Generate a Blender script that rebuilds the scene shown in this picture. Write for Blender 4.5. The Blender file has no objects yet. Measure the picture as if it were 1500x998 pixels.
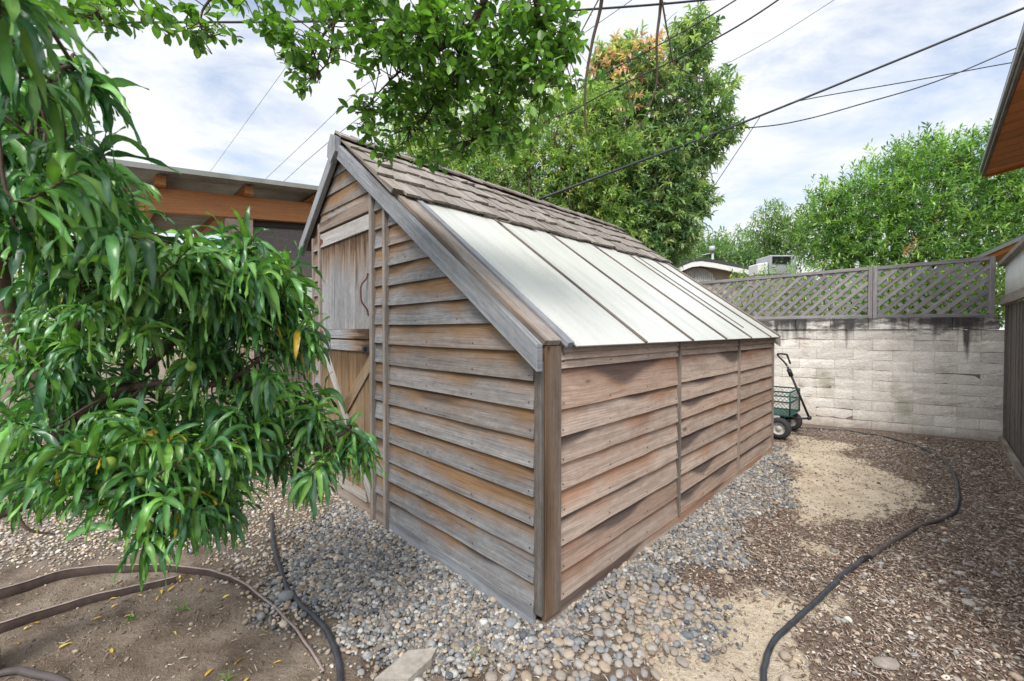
import bpy, math, random
import numpy as np
from mathutils import Vector, Matrix
random.seed(7)
RNG = np.random.default_rng(11)
sc = bpy.context.scene
col = sc.collection
R = math.radians

# ------------------------------------------------------------------ camera
F, EYE, PITCH, HOR, CX = 612.0, 1.305, R(.85), 484.0, 750.0
CY = HOR + F * math.tan(PITCH)
cam = bpy.data.cameras.new('camera')
cam.sensor_width = 36.0
cam.lens = 36.0 * F / 1500.0
cam.shift_y = -(499.0 - CY) / 1500.0
cam.clip_start = .02
cam.clip_end = 2000
cam.dof.use_dof = True
cam.dof.focus_distance = 2.7
cam.dof.aperture_fstop = 4.5
camo = bpy.data.objects.new('camera', cam)
col.objects.link(camo)
camo.location = (0, 0, EYE)
camo.rotation_euler = (R(90) - PITCH, 0, 0)
sc.camera = camo

def ray(px, py):
    x = (px - CX) / F
    z = -(py - CY) / F
    return np.array([x, math.cos(PITCH) + z * math.sin(PITCH), -math.sin(PITCH) + z * math.cos(PITCH)])
def at(px, py, d):
    r = ray(px, py)
    return np.array([0, 0, EYE]) + r * (d / r[1])
def gnd(px, py, z=0.0):
    r = ray(px, py)
    return np.array([0, 0, EYE]) + r * ((z - EYE) / r[2])

# ------------------------------------------------------------------ noise
def _lat(seed):
    return np.random.default_rng(seed).random((256, 256))
_L = {}
def noise2(x, y, scale, seed=0):
    if seed not in _L: _L[seed] = _lat(seed)
    g = _L[seed]
    x = np.asarray(x, float) * scale + 1000.3
    y = np.asarray(y, float) * scale + 1000.7
    xi = np.floor(x).astype(int); yi = np.floor(y).astype(int)
    fx = x - xi; fy = y - yi
    fx = fx * fx * (3 - 2 * fx); fy = fy * fy * (3 - 2 * fy)
    a = g[xi % 256, yi % 256]; b = g[(xi + 1) % 256, yi % 256]
    c = g[xi % 256, (yi + 1) % 256]; d = g[(xi + 1) % 256, (yi + 1) % 256]
    return (a * (1 - fx) + b * fx) * (1 - fy) + (c * (1 - fx) + d * fx) * fy - .5
def fbm(x, y, scale, seed=0, oct=4):
    s = 0; a = 1.0
    for k in range(oct):
        s = s + a * noise2(x, y, scale * 2 ** k, seed + k)
        a *= .5
    return s

# ------------------------------------------------------------------ object helpers
def tag(o, label=None, cat=None, group=None, kind=None):
    if label: o['label'] = label
    if cat: o['category'] = cat
    if group: o['group'] = group
    if kind: o['kind'] = kind
    return o
def empty(name, loc, rz=0):
    o = bpy.data.objects.new(name, None)
    o.empty_display_size = .1
    col.objects.link(o)
    o.location = loc
    o.rotation_euler = (0, 0, rz)
    return o
def link(name, me, mat, parent=None):
    o = bpy.data.objects.new(name, me)
    col.objects.link(o)
    if mat and not me.materials: me.materials.append(mat)
    if parent: o.parent = parent
    return o
def bevel(o, w=.003, seg=1):
    m = o.modifiers.new('bevel', 'BEVEL')
    m.width = w; m.segments = seg; m.limit_method = 'ANGLE'; m.angle_limit = R(35)
    return o

class MB:
    """polygon mesh with two uv layers (metres along/across the grain; 0..1 along/across the board) and a random value per board"""
    def __init__(s):
        s.v = []; s.f = []; s.uv = []; s.un = []; s.rn = []; s.mi = []; s.cur = 0
    def face(s, pts, uv=None, un=None, rn=(0, 0, 0)):
        i = len(s.v)
        s.v += [tuple(p) for p in pts]
        s.f.append(tuple(range(i, i + len(pts)))); s.mi.append(s.cur)
        n = len(pts)
        s.uv += uv or [(0, 0)] * n
        s.un += un or [(0, .5)] * n
        s.rn += [rn] * n
    def prism(s, a, b, w, t, rn=None, sub=1, bow=0.0):
        """board from a to b (centre line), w = full width vector, t = full thickness vector"""
        a = np.array(a, float); b = np.array(b, float); w = np.array(w, float); t = np.array(t, float)
        s.slab(a + w / 2, b + w / 2, b - w / 2, a - w / 2, t, rn, sub, bow)
    def slab(s, tl, tr, br, bl, t, rn=None, sub=1, bow=0.0):
        """board with front corners given (centred through thickness t); the grain runs left to right"""
        tl, tr, br, bl, t = [np.array(q, float) for q in (tl, tr, br, bl, t)]
        if rn is None: rn = (random.random(), random.random(), random.random())
        L = np.linalg.norm(tr - tl) * .5 + np.linalg.norm(br - bl) * .5
        W = max(1e-4, np.linalg.norm(tl - bl)); T = np.linalg.norm(t)
        ou, ov = random.random() * 20, random.random() * 20
        i0 = len(s.v)
        ks = np.linspace(0, 1, sub + 1)
        for k in ks:
            d = t / max(T, 1e-6) * bow * (random.random() - .5) if 0 < k < 1 else 0
            for q in (tl + (tr - tl) * k - t / 2, bl + (br - bl) * k - t / 2, bl + (br - bl) * k + t / 2, tl + (tr - tl) * k + t / 2):
                s.v.append(tuple(q + d))
        def add(idx, uv, un):
            s.f.append(tuple(idx)); s.mi.append(s.cur); s.uv += uv; s.un += un; s.rn += [rn] * len(idx)
        vv = [W, 0, -T, W + T]
        # four long sides: front(0,1), bottom(1,2), back(2,3), top(3,0)
        sides = [(0, 1, (W, 0), (1, 0)), (1, 2, (0, -T), (0, 0)), (2, 3, (-T, -T - W), (0, 1)), (3, 0, (W + T, W), (1, 1))]
        for j in range(sub):
            b0 = i0 + 4 * j; b1 = b0 + 4
            u0, u1 = ou + L * ks[j], ou + L * ks[j + 1]
            for (p, q, (va, vb), (na, nb)) in sides:
                add((b0 + p, b0 + q, b1 + q, b1 + p), [(u0, ov + va), (u0, ov + vb), (u1, ov + vb), (u1, ov + va)],
                    [(ks[j], na), (ks[j], nb), (ks[j + 1], nb), (ks[j + 1], na)])
        e = i0 + 4 * sub
        add((i0 + 3, i0 + 2, i0 + 1, i0), [(ou, ov + W), (ou, ov), (ou + T, ov), (ou + T, ov + W)], [(0, 1), (0, 0), (0, 0), (0, 1)])
        add((e, e + 1, e + 2, e + 3), [(ou, ov + W), (ou, ov), (ou + T, ov), (ou + T, ov + W)], [(1, 1), (1, 0), (1, 0), (1, 1)])
    def poly(s, pts, t, rn=None, grain=None):
        """flat polygon (front face points) extruded by t"""
        pts = [np.array(p, float) for p in pts]; t = np.array(t, float)
        if rn is None: rn = (random.random(), random.random(), random.random())
        g = np.array(grain, float) if grain is not None else pts[1] - pts[0]
        g /= np.linalg.norm(g)
        nrm = t / np.linalg.norm(t); c = np.cross(nrm, g)
        ou, ov = random.random() * 20, random.random() * 20
        U = [(ou + float(p @ g), ov + float(p @ c)) for p in pts]
        s.face(pts, U, [(0, .4)] * len(pts), rn)
        s.face([p + t for p in reversed(pts)], U[::-1], [(0, .4)] * len(pts), rn)
        n = len(pts)
        for i in range(n):
            a, b = pts[i], pts[(i + 1) % n]
            ua, ub = U[i], U[(i + 1) % n]; T = np.linalg.norm(t)
            s.face([b, a, a + t, b + t], [ub, ua, (ua[0], ua[1] + T), (ub[0], ub[1] + T)], [(0, .4)] * 4, rn)
    def build(s, name, mat, parent=None, bev=0, smooth=False, mat2=None):
        me = bpy.data.meshes.new(name)
        me.from_pydata(s.v, [], s.f)
        a = me.uv_layers.new(name='grain'); a.data.foreach_set('uv', np.array(s.uv, np.float32).ravel())
        b = me.uv_layers.new(name='board'); b.data.foreach_set('uv', np.array(s.un, np.float32).ravel())
        c = me.color_attributes.new('rnd', 'FLOAT_COLOR', 'CORNER')
        q = np.ones((len(s.rn), 4), np.float32); q[:, :3] = np.array(s.rn, np.float32)
        c.data.foreach_set('color', q.ravel())
        if smooth: me.polygons.foreach_set('use_smooth', [True] * len(me.polygons))
        me.update()
        if mat2: me.materials.append(mat); me.materials.append(mat2); me.polygons.foreach_set('material_index', s.mi)
        o = link(name, me, mat, parent)
        if bev:
            bevel(o, bev)
        return o

def bulk(name, V, Fc, mat, parent=None, colr=None, smooth=True):
    """fast mesh from numpy arrays; Fc is M x k"""
    V = np.asarray(V, np.float32); Fc = np.asarray(Fc, np.int32)
    me = bpy.data.meshes.new(name)
    me.vertices.add(len(V)); me.vertices.foreach_set('co', V.ravel())
    M, k = Fc.shape
    me.loops.add(M * k); me.loops.foreach_set('vertex_index', Fc.ravel())
    me.polygons.add(M)
    me.polygons.foreach_set('loop_start', np.arange(0, M * k, k, dtype=np.int32))
    me.polygons.foreach_set('loop_total', np.full(M, k, np.int32))
    if smooth: me.polygons.foreach_set('use_smooth', np.ones(M, bool))
    if colr is not None:
        c = me.color_attributes.new('tint', 'FLOAT_COLOR', 'POINT')
        q = np.ones((len(V), 4), np.float32); q[:, :3] = colr
        c.data.foreach_set('color', q.ravel())
    me.update(calc_edges=True)
    me.validate()
    return link(name, me, mat, parent)

def tube_arrays(pts, rad, n=8, jit=0):
    pts = np.array(pts, float); N = len(pts)
    rad = np.full(N, rad, float) if np.isscalar(rad) else np.array(rad, float)
    tan = np.gradient(pts, axis=0); tan /= np.linalg.norm(tan, axis=1)[:, None] + 1e-9
    up = np.array([0, 0, 1.0]) if abs(tan[0, 2]) < .9 else np.array([1.0, 0, 0])
    V = []
    s = np.cross(tan[0], up); s /= np.linalg.norm(s)
    ang = np.linspace(0, 2 * math.pi, n, endpoint=False)
    for i in range(N):
        s = s - tan[i] * (s @ tan[i]); s /= np.linalg.norm(s) + 1e-9
        b = np.cross(tan[i], s)
        r = rad[i] * (1 + jit * (RNG.random(n) - .5))
        V.append(pts[i] + np.outer(np.cos(ang) * r, s) + np.outer(np.sin(ang) * r, b))
    V = np.concatenate(V)
    Fc = []
    for i in range(N - 1):
        for j in range(n):
            k = (j + 1) % n
            Fc.append((i * n + j, i * n + k, (i + 1) * n + k, (i + 1) * n + j))
    # end fans as quads
    for base, flip in ((0, True), ((N - 1) * n, False)):
        for j in range(1, n - 1, 2):
            q = [base, base + j, base + j + 1, base + (j + 2) % n]
            if q[3] == base: q[3] = base + j + 1; 
            if len(set(q)) == 4: Fc.append(tuple(q[::-1]) if flip else tuple(q))
    return V, np.array(Fc)
def smooth_path(P, n=6):
    P = np.array(P, float)
    if len(P) < 3: return np.array([P[0] + (P[-1] - P[0]) * k for k in np.linspace(0, 1, n + 1)])
    Q = np.vstack([2 * P[0] - P[1], P, 2 * P[-1] - P[-2]])
    out = []
    for i in range(1, len(Q) - 2):
        a, b, c, d = Q[i - 1], Q[i], Q[i + 1], Q[i + 2]
        for k in range(n):
            t = k / n
            out.append(.5 * (2 * b + (c - a) * t + (2 * a - 5 * b + 4 * c - d) * t ** 2 + (3 * b - a - 3 * c + d) * t ** 3))
    out.append(P[-1])
    return np.array(out)
class TB:
    """many tubes in one mesh"""
    def __init__(s): s.V = []; s.F = []; s.n = 0
    def add(s, pts, rad, n=6, jit=0):
        V, Fc = tube_arrays(pts, rad, n, jit)
        s.V.append(V); s.F.append(Fc + s.n); s.n += len(V)
    def build(s, name, mat, parent=None):
        return bulk(name, np.concatenate(s.V), np.concatenate(s.F), mat, parent)

# ------------------------------------------------------------------ node helpers
def newmat(name):
    m = bpy.data.materials.new(name); m.use_nodes = True
    nt = m.node_tree; nt.nodes.clear()
    out = nt.nodes.new('ShaderNodeOutputMaterial')
    b = nt.nodes.new('ShaderNodeBsdfPrincipled')
    nt.links.new(b.outputs[0], out.inputs[0])
    return m, nt, b, out
def N(nt, typ, **kw):
    n = nt.nodes.new(typ)
    for k, v in kw.items():
        if k == 'inp':
            for a, b in v.items():
                if hasattr(b, 'is_output') or isinstance(b, bpy.types.NodeSocket): nt.links.new(b, n.inputs[a])
                else: n.inputs[a].default_value = b
        else: setattr(n, k, v)
    return n
def math_(nt, op, a, b=None, c=None, clamp=False):
    n = nt.nodes.new('ShaderNodeMath'); n.operation = op; n.use_clamp = clamp
    for i, q in enumerate((a, b, c)):
        if q is None: continue
        if isinstance(q, bpy.types.NodeSocket): nt.links.new(q, n.inputs[i])
        else: n.inputs[i].default_value = q
    return n.outputs[0]
def mix(nt, fac, a, b, mode='MIX'):
    n = nt.nodes.new('ShaderNodeMix'); n.data_type = 'RGBA'; n.blend_type = mode
    for i, q in ((0, fac), (6, a), (7, b)):
        if isinstance(q, bpy.types.NodeSocket): nt.links.new(q, n.inputs[i])
        elif i == 0: n.inputs[0].default_value = q
        else: n.inputs[i].default_value = (*q, 1) if len(q) == 3 else q
    return n.outputs[2]
def ramp(nt, fac, stops, interp='LINEAR'):
    n = nt.nodes.new('ShaderNodeValToRGB'); n.color_ramp.interpolation = interp
    cr = n.color_ramp
    while len(cr.elements) < len(stops): cr.elements.new(.5)
    for e, (p, c) in zip(cr.elements, stops):
        e.position = p
        e.color = (c, c, c, 1) if np.isscalar(c) else (*c, 1)
    nt.links.new(fac, n.inputs[0])
    return n.outputs[0]
def noise(nt, vec, scale, detail=4, rough=.55, dist=0.0):
    n = nt.nodes.new('ShaderNodeTexNoise')
    if vec is not None: nt.links.new(vec, n.inputs['Vector'])
    n.inputs['Scale'].default_value = scale; n.inputs['Detail'].default_value = detail
    n.inputs['Roughness'].default_value = rough; n.inputs['Distortion'].default_value = dist
    return n.outputs[0]
def mapping(nt, vec, scale, loc=(0, 0, 0)):
    n = nt.nodes.new('ShaderNodeMapping')
    nt.links.new(vec, n.inputs[0]); n.inputs['Scale'].default_value = scale; n.inputs['Location'].default_value = loc
    return n.outputs[0]
def bump(nt, h, strength=.4, dist=.01):
    n = nt.nodes.new('ShaderNodeBump'); nt.links.new(h, n.inputs['Height'])
    n.inputs['Strength'].default_value = strength; n.inputs['Distance'].default_value = dist
    return n.outputs[0]

def wood(name, grey, pale, warm, dark, protect=.6, stain=.5, rough=.85, pbase=.1, pamp=.9, sbase=-.05, bstr=.6, newer=.25, gcon=1.0, endstain=0):
    """weathered timber: silver where exposed, brown where the board above shelters it, dark water stains hanging
    from the upper edge, fine grain, knots"""
    m, nt, b, out = newmat(name)
    uv = N(nt, 'ShaderNodeUVMap', uv_map='grain').outputs[0]
    un = N(nt, 'ShaderNodeUVMap', uv_map='board').outputs[0]
    rn = N(nt, 'ShaderNodeAttribute', attribute_name='rnd').outputs['Color']
    sr = N(nt, 'ShaderNodeSeparateColor'); nt.links.new(rn, sr.inputs[0])
    v = N(nt, 'ShaderNodeSeparateXYZ', inp={0: un}).outputs[1]
    sep = N(nt, 'ShaderNodeSeparateXYZ', inp={0: uv})
    # the grain bends round knots
    vo = N(nt, 'ShaderNodeTexVoronoi'); vo.feature = 'F1'
    nt.links.new(mapping(nt, uv, (1.5, 4.2, 1)), vo.inputs['Vector']); vo.inputs['Scale'].default_value = 1.0
    vd = vo.outputs['Distance']
    wn = noise(nt, mapping(nt, uv, (1.1, 6, 1)), 1.0, 2, .5)
    yy = math_(nt, 'MULTIPLY_ADD', wn, .05, sep.outputs[1])
    yy = math_(nt, 'MULTIPLY_ADD', ramp(nt, vd, [(0, 1), (.20, 0)]), .018, yy)
    cmb = N(nt, 'ShaderNodeCombineXYZ', inp={0: sep.outputs[0], 1: yy}).outputs[0]
    g1 = noise(nt, mapping(nt, cmb, (3.0, 150, 1)), 1.0, 4, .62)
    g2 = noise(nt, mapping(nt, cmb, (9, 420, 1)), 1.0, 3, .7)
    g0 = noise(nt, mapping(nt, cmb, (1.2, 38, 1)), 1.0, 3, .55)
    big = noise(nt, mapping(nt, uv, (2.4, 9, 1)), 1.0, 5, .62, .2)
    blot = noise(nt, mapping(nt, uv, (16, 26, 1)), 1.0, 5, .68, .3)
    c = mix(nt, ramp(nt, math_(nt, 'MULTIPLY_ADD', blot, .5, math_(nt, 'MULTIPLY', big, .5)), [(.34, 0), (.66, 1)]), grey, pale)
    # some boards stayed browner
    nb = math_(nt, 'MULTIPLY', ramp(nt, sr.outputs[2], [(.70, 0), (.98, newer * 2)]), ramp(nt, big, [(.3, .5), (.65, 1)]))
    c = mix(nt, nb, c, warm)
    # sheltered brown band and water stains: their depth wanders along the board
    u1 = N(nt, 'ShaderNodeCombineXYZ', inp={0: math_(nt, 'MULTIPLY', sep.outputs[0], 1.7), 1: math_(nt, 'MULTIPLY', sr.outputs[0], 60)}).outputs[0]
    u2 = N(nt, 'ShaderNodeCombineXYZ', inp={0: math_(nt, 'MULTIPLY', sep.outputs[0], 1.25), 1: math_(nt, 'MULTIPLY', sr.outputs[1], 90)}).outputs[0]
    d1 = noise(nt, u1, 1.0, 3, .5); d2 = noise(nt, u2, 1.0, 1, .4)
    vj = math_(nt, 'MULTIPLY_ADD', math_(nt, 'SUBTRACT', g1, .5), .40, math_(nt, 'MULTIPLY_ADD', math_(nt, 'SUBTRACT', big, .5), .30, v))
    dp = math_(nt, 'MULTIPLY_ADD', math_(nt, 'SUBTRACT', d1, .5), pamp * 2, pbase - 1)
    mp_ = N(nt, 'ShaderNodeMapRange', inp={0: math_(nt, 'ADD', vj, dp), 1: -.24, 2: .26, 3: 0.0, 4: protect}).outputs[0]
    c = mix(nt, mp_, c, warm)
    ds = math_(nt, 'MULTIPLY_ADD', math_(nt, 'SUBTRACT', d2, .5), 2.3, sbase - 1)
    ms = N(nt, 'ShaderNodeMapRange', inp={0: math_(nt, 'ADD', vj, ds), 1: -.05, 2: .14, 3: 0.0, 4: stain}).outputs[0]
    c = mix(nt, ms, c, dark)
    if endstain:
        uu = N(nt, 'ShaderNodeSeparateXYZ', inp={0: un}).outputs[0]
        uj = math_(nt, 'MULTIPLY_ADD', math_(nt, 'SUBTRACT', g0, .5), .9, math_(nt, 'MULTIPLY_ADD', math_(nt, 'SUBTRACT', blot, .5), .2, uu))
        me1 = N(nt, 'ShaderNodeMapRange', inp={0: uj, 1: .52, 2: .80, 3: 0.0, 4: endstain}).outputs[0]
        c = mix(nt, me1, c, warm)
        me2 = N(nt, 'ShaderNodeMapRange', inp={0: uj, 1: .70, 2: .88, 3: 0.0, 4: endstain}).outputs[0]
        c = mix(nt, me2, c, dark)
    c = mix(nt, .9 * gcon, c, ramp(nt, g0, [(.28, .72), (.5, 1.0), (.72, 1.15)]), 'MULTIPLY')
    c = mix(nt, .9 * gcon, c, ramp(nt, g1, [(.30, .60), (.5, 1.0), (.72, 1.18)]), 'MULTIPLY')
    c = mix(nt, .7 * gcon, c, ramp(nt, g2, [(.30, .60), (.5, 1.0), (.75, 1.15)]), 'MULTIPLY')
    # weather checks: thin dark cracks
    ck = noise(nt, mapping(nt, cmb, (2.0, 110, 1), (7.3, 3.1, 0)), 1.0, 2, .5)
    c = mix(nt, ramp(nt, ck, [(.70, 0), (.745, .7)]), c, dark)
    vm = math_(nt, 'MULTIPLY_ADD', sr.outputs[0], .30, .85)
    c = mix(nt, 1, c, N(nt, 'ShaderNodeCombineColor', inp={0: vm, 1: vm, 2: vm}).outputs[0], 'MULTIPLY')
    c = mix(nt, ramp(nt, vd, [(.03, .8), (.065, 0)]), c, dark)
    nt.links.new(c, b.inputs['Base Color'])
    b.inputs['Roughness'].default_value = rough
    b.inputs['Specular IOR Level'].default_value = .2
    h = math_(nt, 'ADD', math_(nt, 'MULTIPLY', g1, .8), math_(nt, 'MULTIPLY', g2, .4))
    nt.links.new(bump(nt, h, bstr, .005), b.inputs['Normal'])
    return m

def plain(name, c, rough=.6, metal=0, var=.25, scale=18, bstr=.15, spec=.4):
    m, nt, b, out = newmat(name)
    tc = N(nt, 'ShaderNodeTexCoord').outputs['Object']
    n1 = noise(nt, tc, scale, 6, .65)
    k = ramp(nt, n1, [(.25, 1 - var), (.75, 1 + var)])
    nt.links.new(mix(nt, 1, c, k, 'MULTIPLY'), b.inputs['Base Color'])
    nt.links.new(math_(nt, 'MULTIPLY_ADD', n1, .3, rough - .15, clamp=True), b.inputs['Roughness'])
    b.inputs['Metallic'].default_value = metal
    b.inputs['Specular IOR Level'].default_value = spec
    if bstr: nt.links.new(bump(nt, noise(nt, tc, scale * 4, 5, .7), bstr, .003), b.inputs['Normal'])
    return m

def leafmat(name, trans=.35, rough=.42, gain=1.0, spec=.5):
    m, nt, b, out = newmat(name)
    a = N(nt, 'ShaderNodeAttribute', attribute_name='tint').outputs['Color']
    tc = N(nt, 'ShaderNodeTexCoord').outputs['Object']
    c = mix(nt, 1, a, ramp(nt, noise(nt, tc, 30, 3), [(.3, .8 * gain), (.7, 1.2 * gain)]), 'MULTIPLY')
    nt.links.new(c, b.inputs['Base Color'])
    b.inputs['Roughness'].default_value = rough
    b.inputs['Specular IOR Level'].default_value = spec
    t = N(nt, 'ShaderNodeBsdfTranslucent')
    nt.links.new(mix(nt, 1, c, (1.12, 1.25, .6), 'MULTIPLY'), t.inputs['Color'])
    ms = N(nt, 'ShaderNodeMixShader', inp={0: trans})
    nt.links.new(b.outputs[0], ms.inputs[1]); nt.links.new(t.outputs[0], ms.inputs[2])
    nt.links.new(ms.outputs[0], out.inputs[0])
    return m

M = {}
M['gable'] = wood('gable_siding_wood', (.15, .147, .148), (.29, .29, .295), (.225, .13, .062), (.045, .03, .022), .92, .62, pbase=.44, pamp=.95, sbase=.22)
M['side'] = wood('side_siding_wood', (.385, .29, .232), (.53, .43, .36), (.35, .185, .11), (.10, .075, .07), .85, .85, pbase=.28, pamp=1.1, sbase=.20)
M['trim'] = wood('trim_wood', (.23, .20, .18), (.34, .30, .27), (.23, .15, .095), (.06, .04, .03), .5, .5)
M['barge'] = wood('silver_barge_wood', (.185, .195, .21), (.29, .305, .33), (.20, .185, .17), (.07, .065, .065), .4, .45, newer=.1)
M['post'] = wood('corner_post_wood', (.155, .118, .092), (.24, .188, .15), (.16, .09, .045), (.045, .027, .018), .7, .7, pbase=.3)
M['door'] = wood('door_wood', (.19, .19, .195), (.335, .342, .355), (.24, .145, .07), (.05, .03, .02), .7, .8, pbase=-.2, newer=.06, endstain=.9)
M['doorlow'] = wood('lower_door_wood', (.19, .14, .09), (.30, .235, .165), (.24, .145, .07), (.06, .035, .02), .7, .7, pbase=.2, endstain=.7)
M['brace'] = wood('brace_wood', (.34, .32, .31), (.46, .445, .43), (.31, .23, .16), (.10, .075, .06), .4, .4)
M['shingle'] = wood('shingle_wood', (.215, .19, .168), (.335, .305, .275), (.22, .165, .12), (.07, .055, .045), .5, .5, newer=.15)
M['lattice'] = wood('lattice_wood', (.225, .215, .215), (.34, .325, .325), (.23, .20, .175), (.05, .04, .04), .3, .4)
M['fence'] = wood('dark_fence_wood', (.105, .09, .08), (.20, .18, .165), (.11, .075, .055), (.03, .022, .02), .4, .5)
M['rail'] = wood('fence_rail_wood', (.25, .225, .195), (.37, .34, .30), (.25, .18, .12), (.07, .055, .045), .4, .5)
M['cedar'] = wood('porch_cedar', (.44, .20, .085), (.54, .27, .125), (.40, .15, .05), (.15, .06, .025), .4, .3, .6, newer=.2, gcon=.7)
M['oldred'] = wood('flaking_post_wood', (.34, .22, .15), (.52, .44, .37), (.32, .16, .08), (.10, .05, .03), .5, .5)
M['soffit'] = wood('red_soffit_wood', (.50, .16, .045), (.58, .22, .07), (.46, .12, .03), (.14, .03, .01), .3, .2, .5, newer=.1, gcon=.6)
M['iron'] = plain('black_iron', (.03, .03, .035), .55, .4)
M['rust'] = plain('rusty_iron', (.12, .05, .03), .8, .2, .4)
M['cable'] = plain('black_cable', (.03, .033, .04), .5)
M['hose'] = plain('black_poly_hose', (.04, .043, .052), .45, 0, .5, 14)
M['hosebrown'] = plain('dusty_brown_hose', (.085, .07, .068), .55, 0, .3)
M['edging'] = plain('brown_edging', (.062, .042, .036), .75, 0, .45, 30)
M['lip'] = plain('lit_edging_lip', (.27, .215, .19), .7, 0, .35, 30)  # paler than the edging: light on its top edge put into the colour
M['rubber'] = plain('tyre_rubber', (.035, .035, .038), .75)
M['rim'] = plain('wheel_rim', (.5, .48, .44), .5)
M['green'] = plain('green_cart_steel', (.012, .075, .065), .45)
M['paver'] = plain('concrete_paver', (.34, .31, .27), .9, 0, .35, 25, .5)
M['white'] = plain('white_paint', (.75, .75, .74), .5, 0, .08)
M['stucco'] = plain('tan_stucco', (.5, .42, .33), .9, 0, .1, 60)
M['roofing'] = plain('dark_roofing', (.06, .06, .065), .9, 0, .4, 60)
M['acgrey'] = plain('grey_sheet_metal', (.42, .44, .48), .5, .1, .12)
M['darkvoid'] = plain('dark_interior', (.035, .028, .024), .9)
M['blind'] = plain('grey_blind', (.115, .098, .092), .7, 0, .1)
M['bark'] = plain('bark', (.10, .07, .05), .9, 0, .5, 25, .8)
M['barkpeach'] = plain('peach_bark', (.085, .052, .04), .8, 0, .5, 40, .7)
M['twig'] = plain('twig', (.085, .062, .045), .85, 0, .4, 40, .5)
M['felt'] = plain('roof_sheathing', (.16, .12, .09), .9)

# ------------------------------------------------------------------ world, sun
w = bpy.data.worlds.new('World'); sc.world = w; w.use_nodes = True
nt = w.node_tree; nt.nodes.clear()
wo = nt.nodes.new('ShaderNodeOutputWorld'); bg = nt.nodes.new('ShaderNodeBackground')
nt.links.new(bg.outputs[0], wo.inputs[0])
SUN_EL, SUN_AZ = R(52), R(192)      # azimuth clockwise from +Y: the sun stands high behind the camera, veiled by cloud
sky = nt.nodes.new('ShaderNodeTexSky'); sky.sky_type = 'NISHITA'; sky.sun_disc = False
sky.sun_elevation = SUN_EL; sky.sun_rotation = SUN_AZ
sky.air_density = 1.0; sky.dust_density = 1.0; sky.ozone_density = 1.0
tc = nt.nodes.new('ShaderNodeTexCoord').outputs['Generated']
mp = nt.nodes.new('ShaderNodeMapping'); nt.links.new(tc, mp.inputs[0])
mp.inputs['Rotation'].default_value = (0, R(-28), R(20)); mp.inputs['Scale'].default_value = (1.0, 1.5, 4.2)
c1 = noise(nt, mp.outputs[0], 1.5, 9, .60, .5)
c2 = noise(nt, tc, 2.2, 6, .55, .3)
cl = math_(nt, 'ADD', math_(nt, 'MULTIPLY', c1, .72), math_(nt, 'MULTIPLY', c2, .36))
cov = ramp(nt, cl, [(.41, .28), (.54, 1.0)])
ccol = ramp(nt, c1, [(.33, (9.0, 9.5, 10.3)), (.60, (10.0, 10.2, 10.5))])
# veiled sun: the cloud deck is several times brighter round it
sd = N(nt, 'ShaderNodeVectorMath', operation='DOT_PRODUCT')
nt.links.new(tc, sd.inputs[0]); sd.inputs[1].default_value = (math.sin(SUN_AZ) * math.cos(SUN_EL), math.cos(SUN_AZ) * math.cos(SUN_EL), math.sin(SUN_EL))
gl = math_(nt, 'MULTIPLY_ADD', math_(nt, 'POWER', math_(nt, 'MAXIMUM', sd.outputs['Value'], 0.0), 3.0), 1.5, 1.0)
deck = N(nt, 'ShaderNodeVectorMath', operation='SCALE'); nt.links.new(ccol, deck.inputs[0]); nt.links.new(gl, deck.inputs['Scale'])
clear = N(nt, 'ShaderNodeVectorMath', operation='SCALE'); nt.links.new(sky.outputs[0], clear.inputs[0]); clear.inputs['Scale'].default_value = 2.3
nt.links.new(mix(nt, cov, clear.outputs[0], deck.outputs[0]), bg.inputs[0])
bg.inputs['Strength'].default_value = .088
sun = bpy.data.lights.new('sun', 'SUN'); sun.energy = 2.9; sun.angle = R(18); sun.color = (1, .95, .88)
so = bpy.data.objects.new('sun', sun); col.objects.link(so)
d = Vector((math.sin(SUN_AZ) * math.cos(SUN_EL), math.cos(SUN_AZ) * math.cos(SUN_EL), math.sin(SUN_EL)))
so.rotation_euler = (-d).to_track_quat('-Z', 'Y').to_euler()
so.location = (0, -5, 30)
sc.view_settings.view_transform = 'Standard'; sc.view_settings.look = 'None'
sc.view_settings.exposure = 0.22; sc.view_settings.gamma = 1.0; sc.view_settings.use_curve_mapping = False
sc.cycles.max_bounces = 6; sc.cycles.transparent_max_bounces = 12
sc.cycles.diffuse_bounces = 4

# ------------------------------------------------------------------ ground zones
def G(lst): return np.array([gnd(*p)[:2] for p in lst])
c45 = math.sqrt(.5)
SH = gnd(790, 918)[:2]                      # near corner of the shed
def shed_xy(s, t): return SH + np.array([c45, c45]) * s + np.array([-c45, c45]) * t
def sdist(poly, x, y):
    """signed distance, negative inside"""
    x = np.asarray(x, float); y = np.asarray(y, float)
    dmin = np.full(x.shape, 1e9); inside = np.zeros(x.shape, bool)
    n = len(poly)
    for i in range(n):
        ax, ay = poly[i]; bx, by = poly[(i + 1) % n]
        ex, ey = bx - ax, by - ay
        t = np.clip(((x - ax) * ex + (y - ay) * ey) / (ex * ex + ey * ey + 1e-12), 0, 1)
        dmin = np.minimum(dmin, np.hypot(x - ax - ex * t, y - ay - ey * t))
        cr = ((ay > y) != (by > y)) & (x < (bx - ax) * (y - ay) / (by - ay + 1e-12) + ax)
        inside ^= cr
    return np.where(inside, -dmin, dmin)
Z_GRAVEL = np.vstack([G([(520, 735), (465, 765), (415, 790), (425, 845), (490, 890), (520, 915), (570, 945), (660, 985), (800, 1000), (900, 975), (975, 930), (1015, 868), (1060, 800), (1105, 745), (1142, 690), (1135, 655)]),
                      [shed_xy(3.9, .3), shed_xy(.3, .3), shed_xy(.3, 2.0)]])
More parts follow.
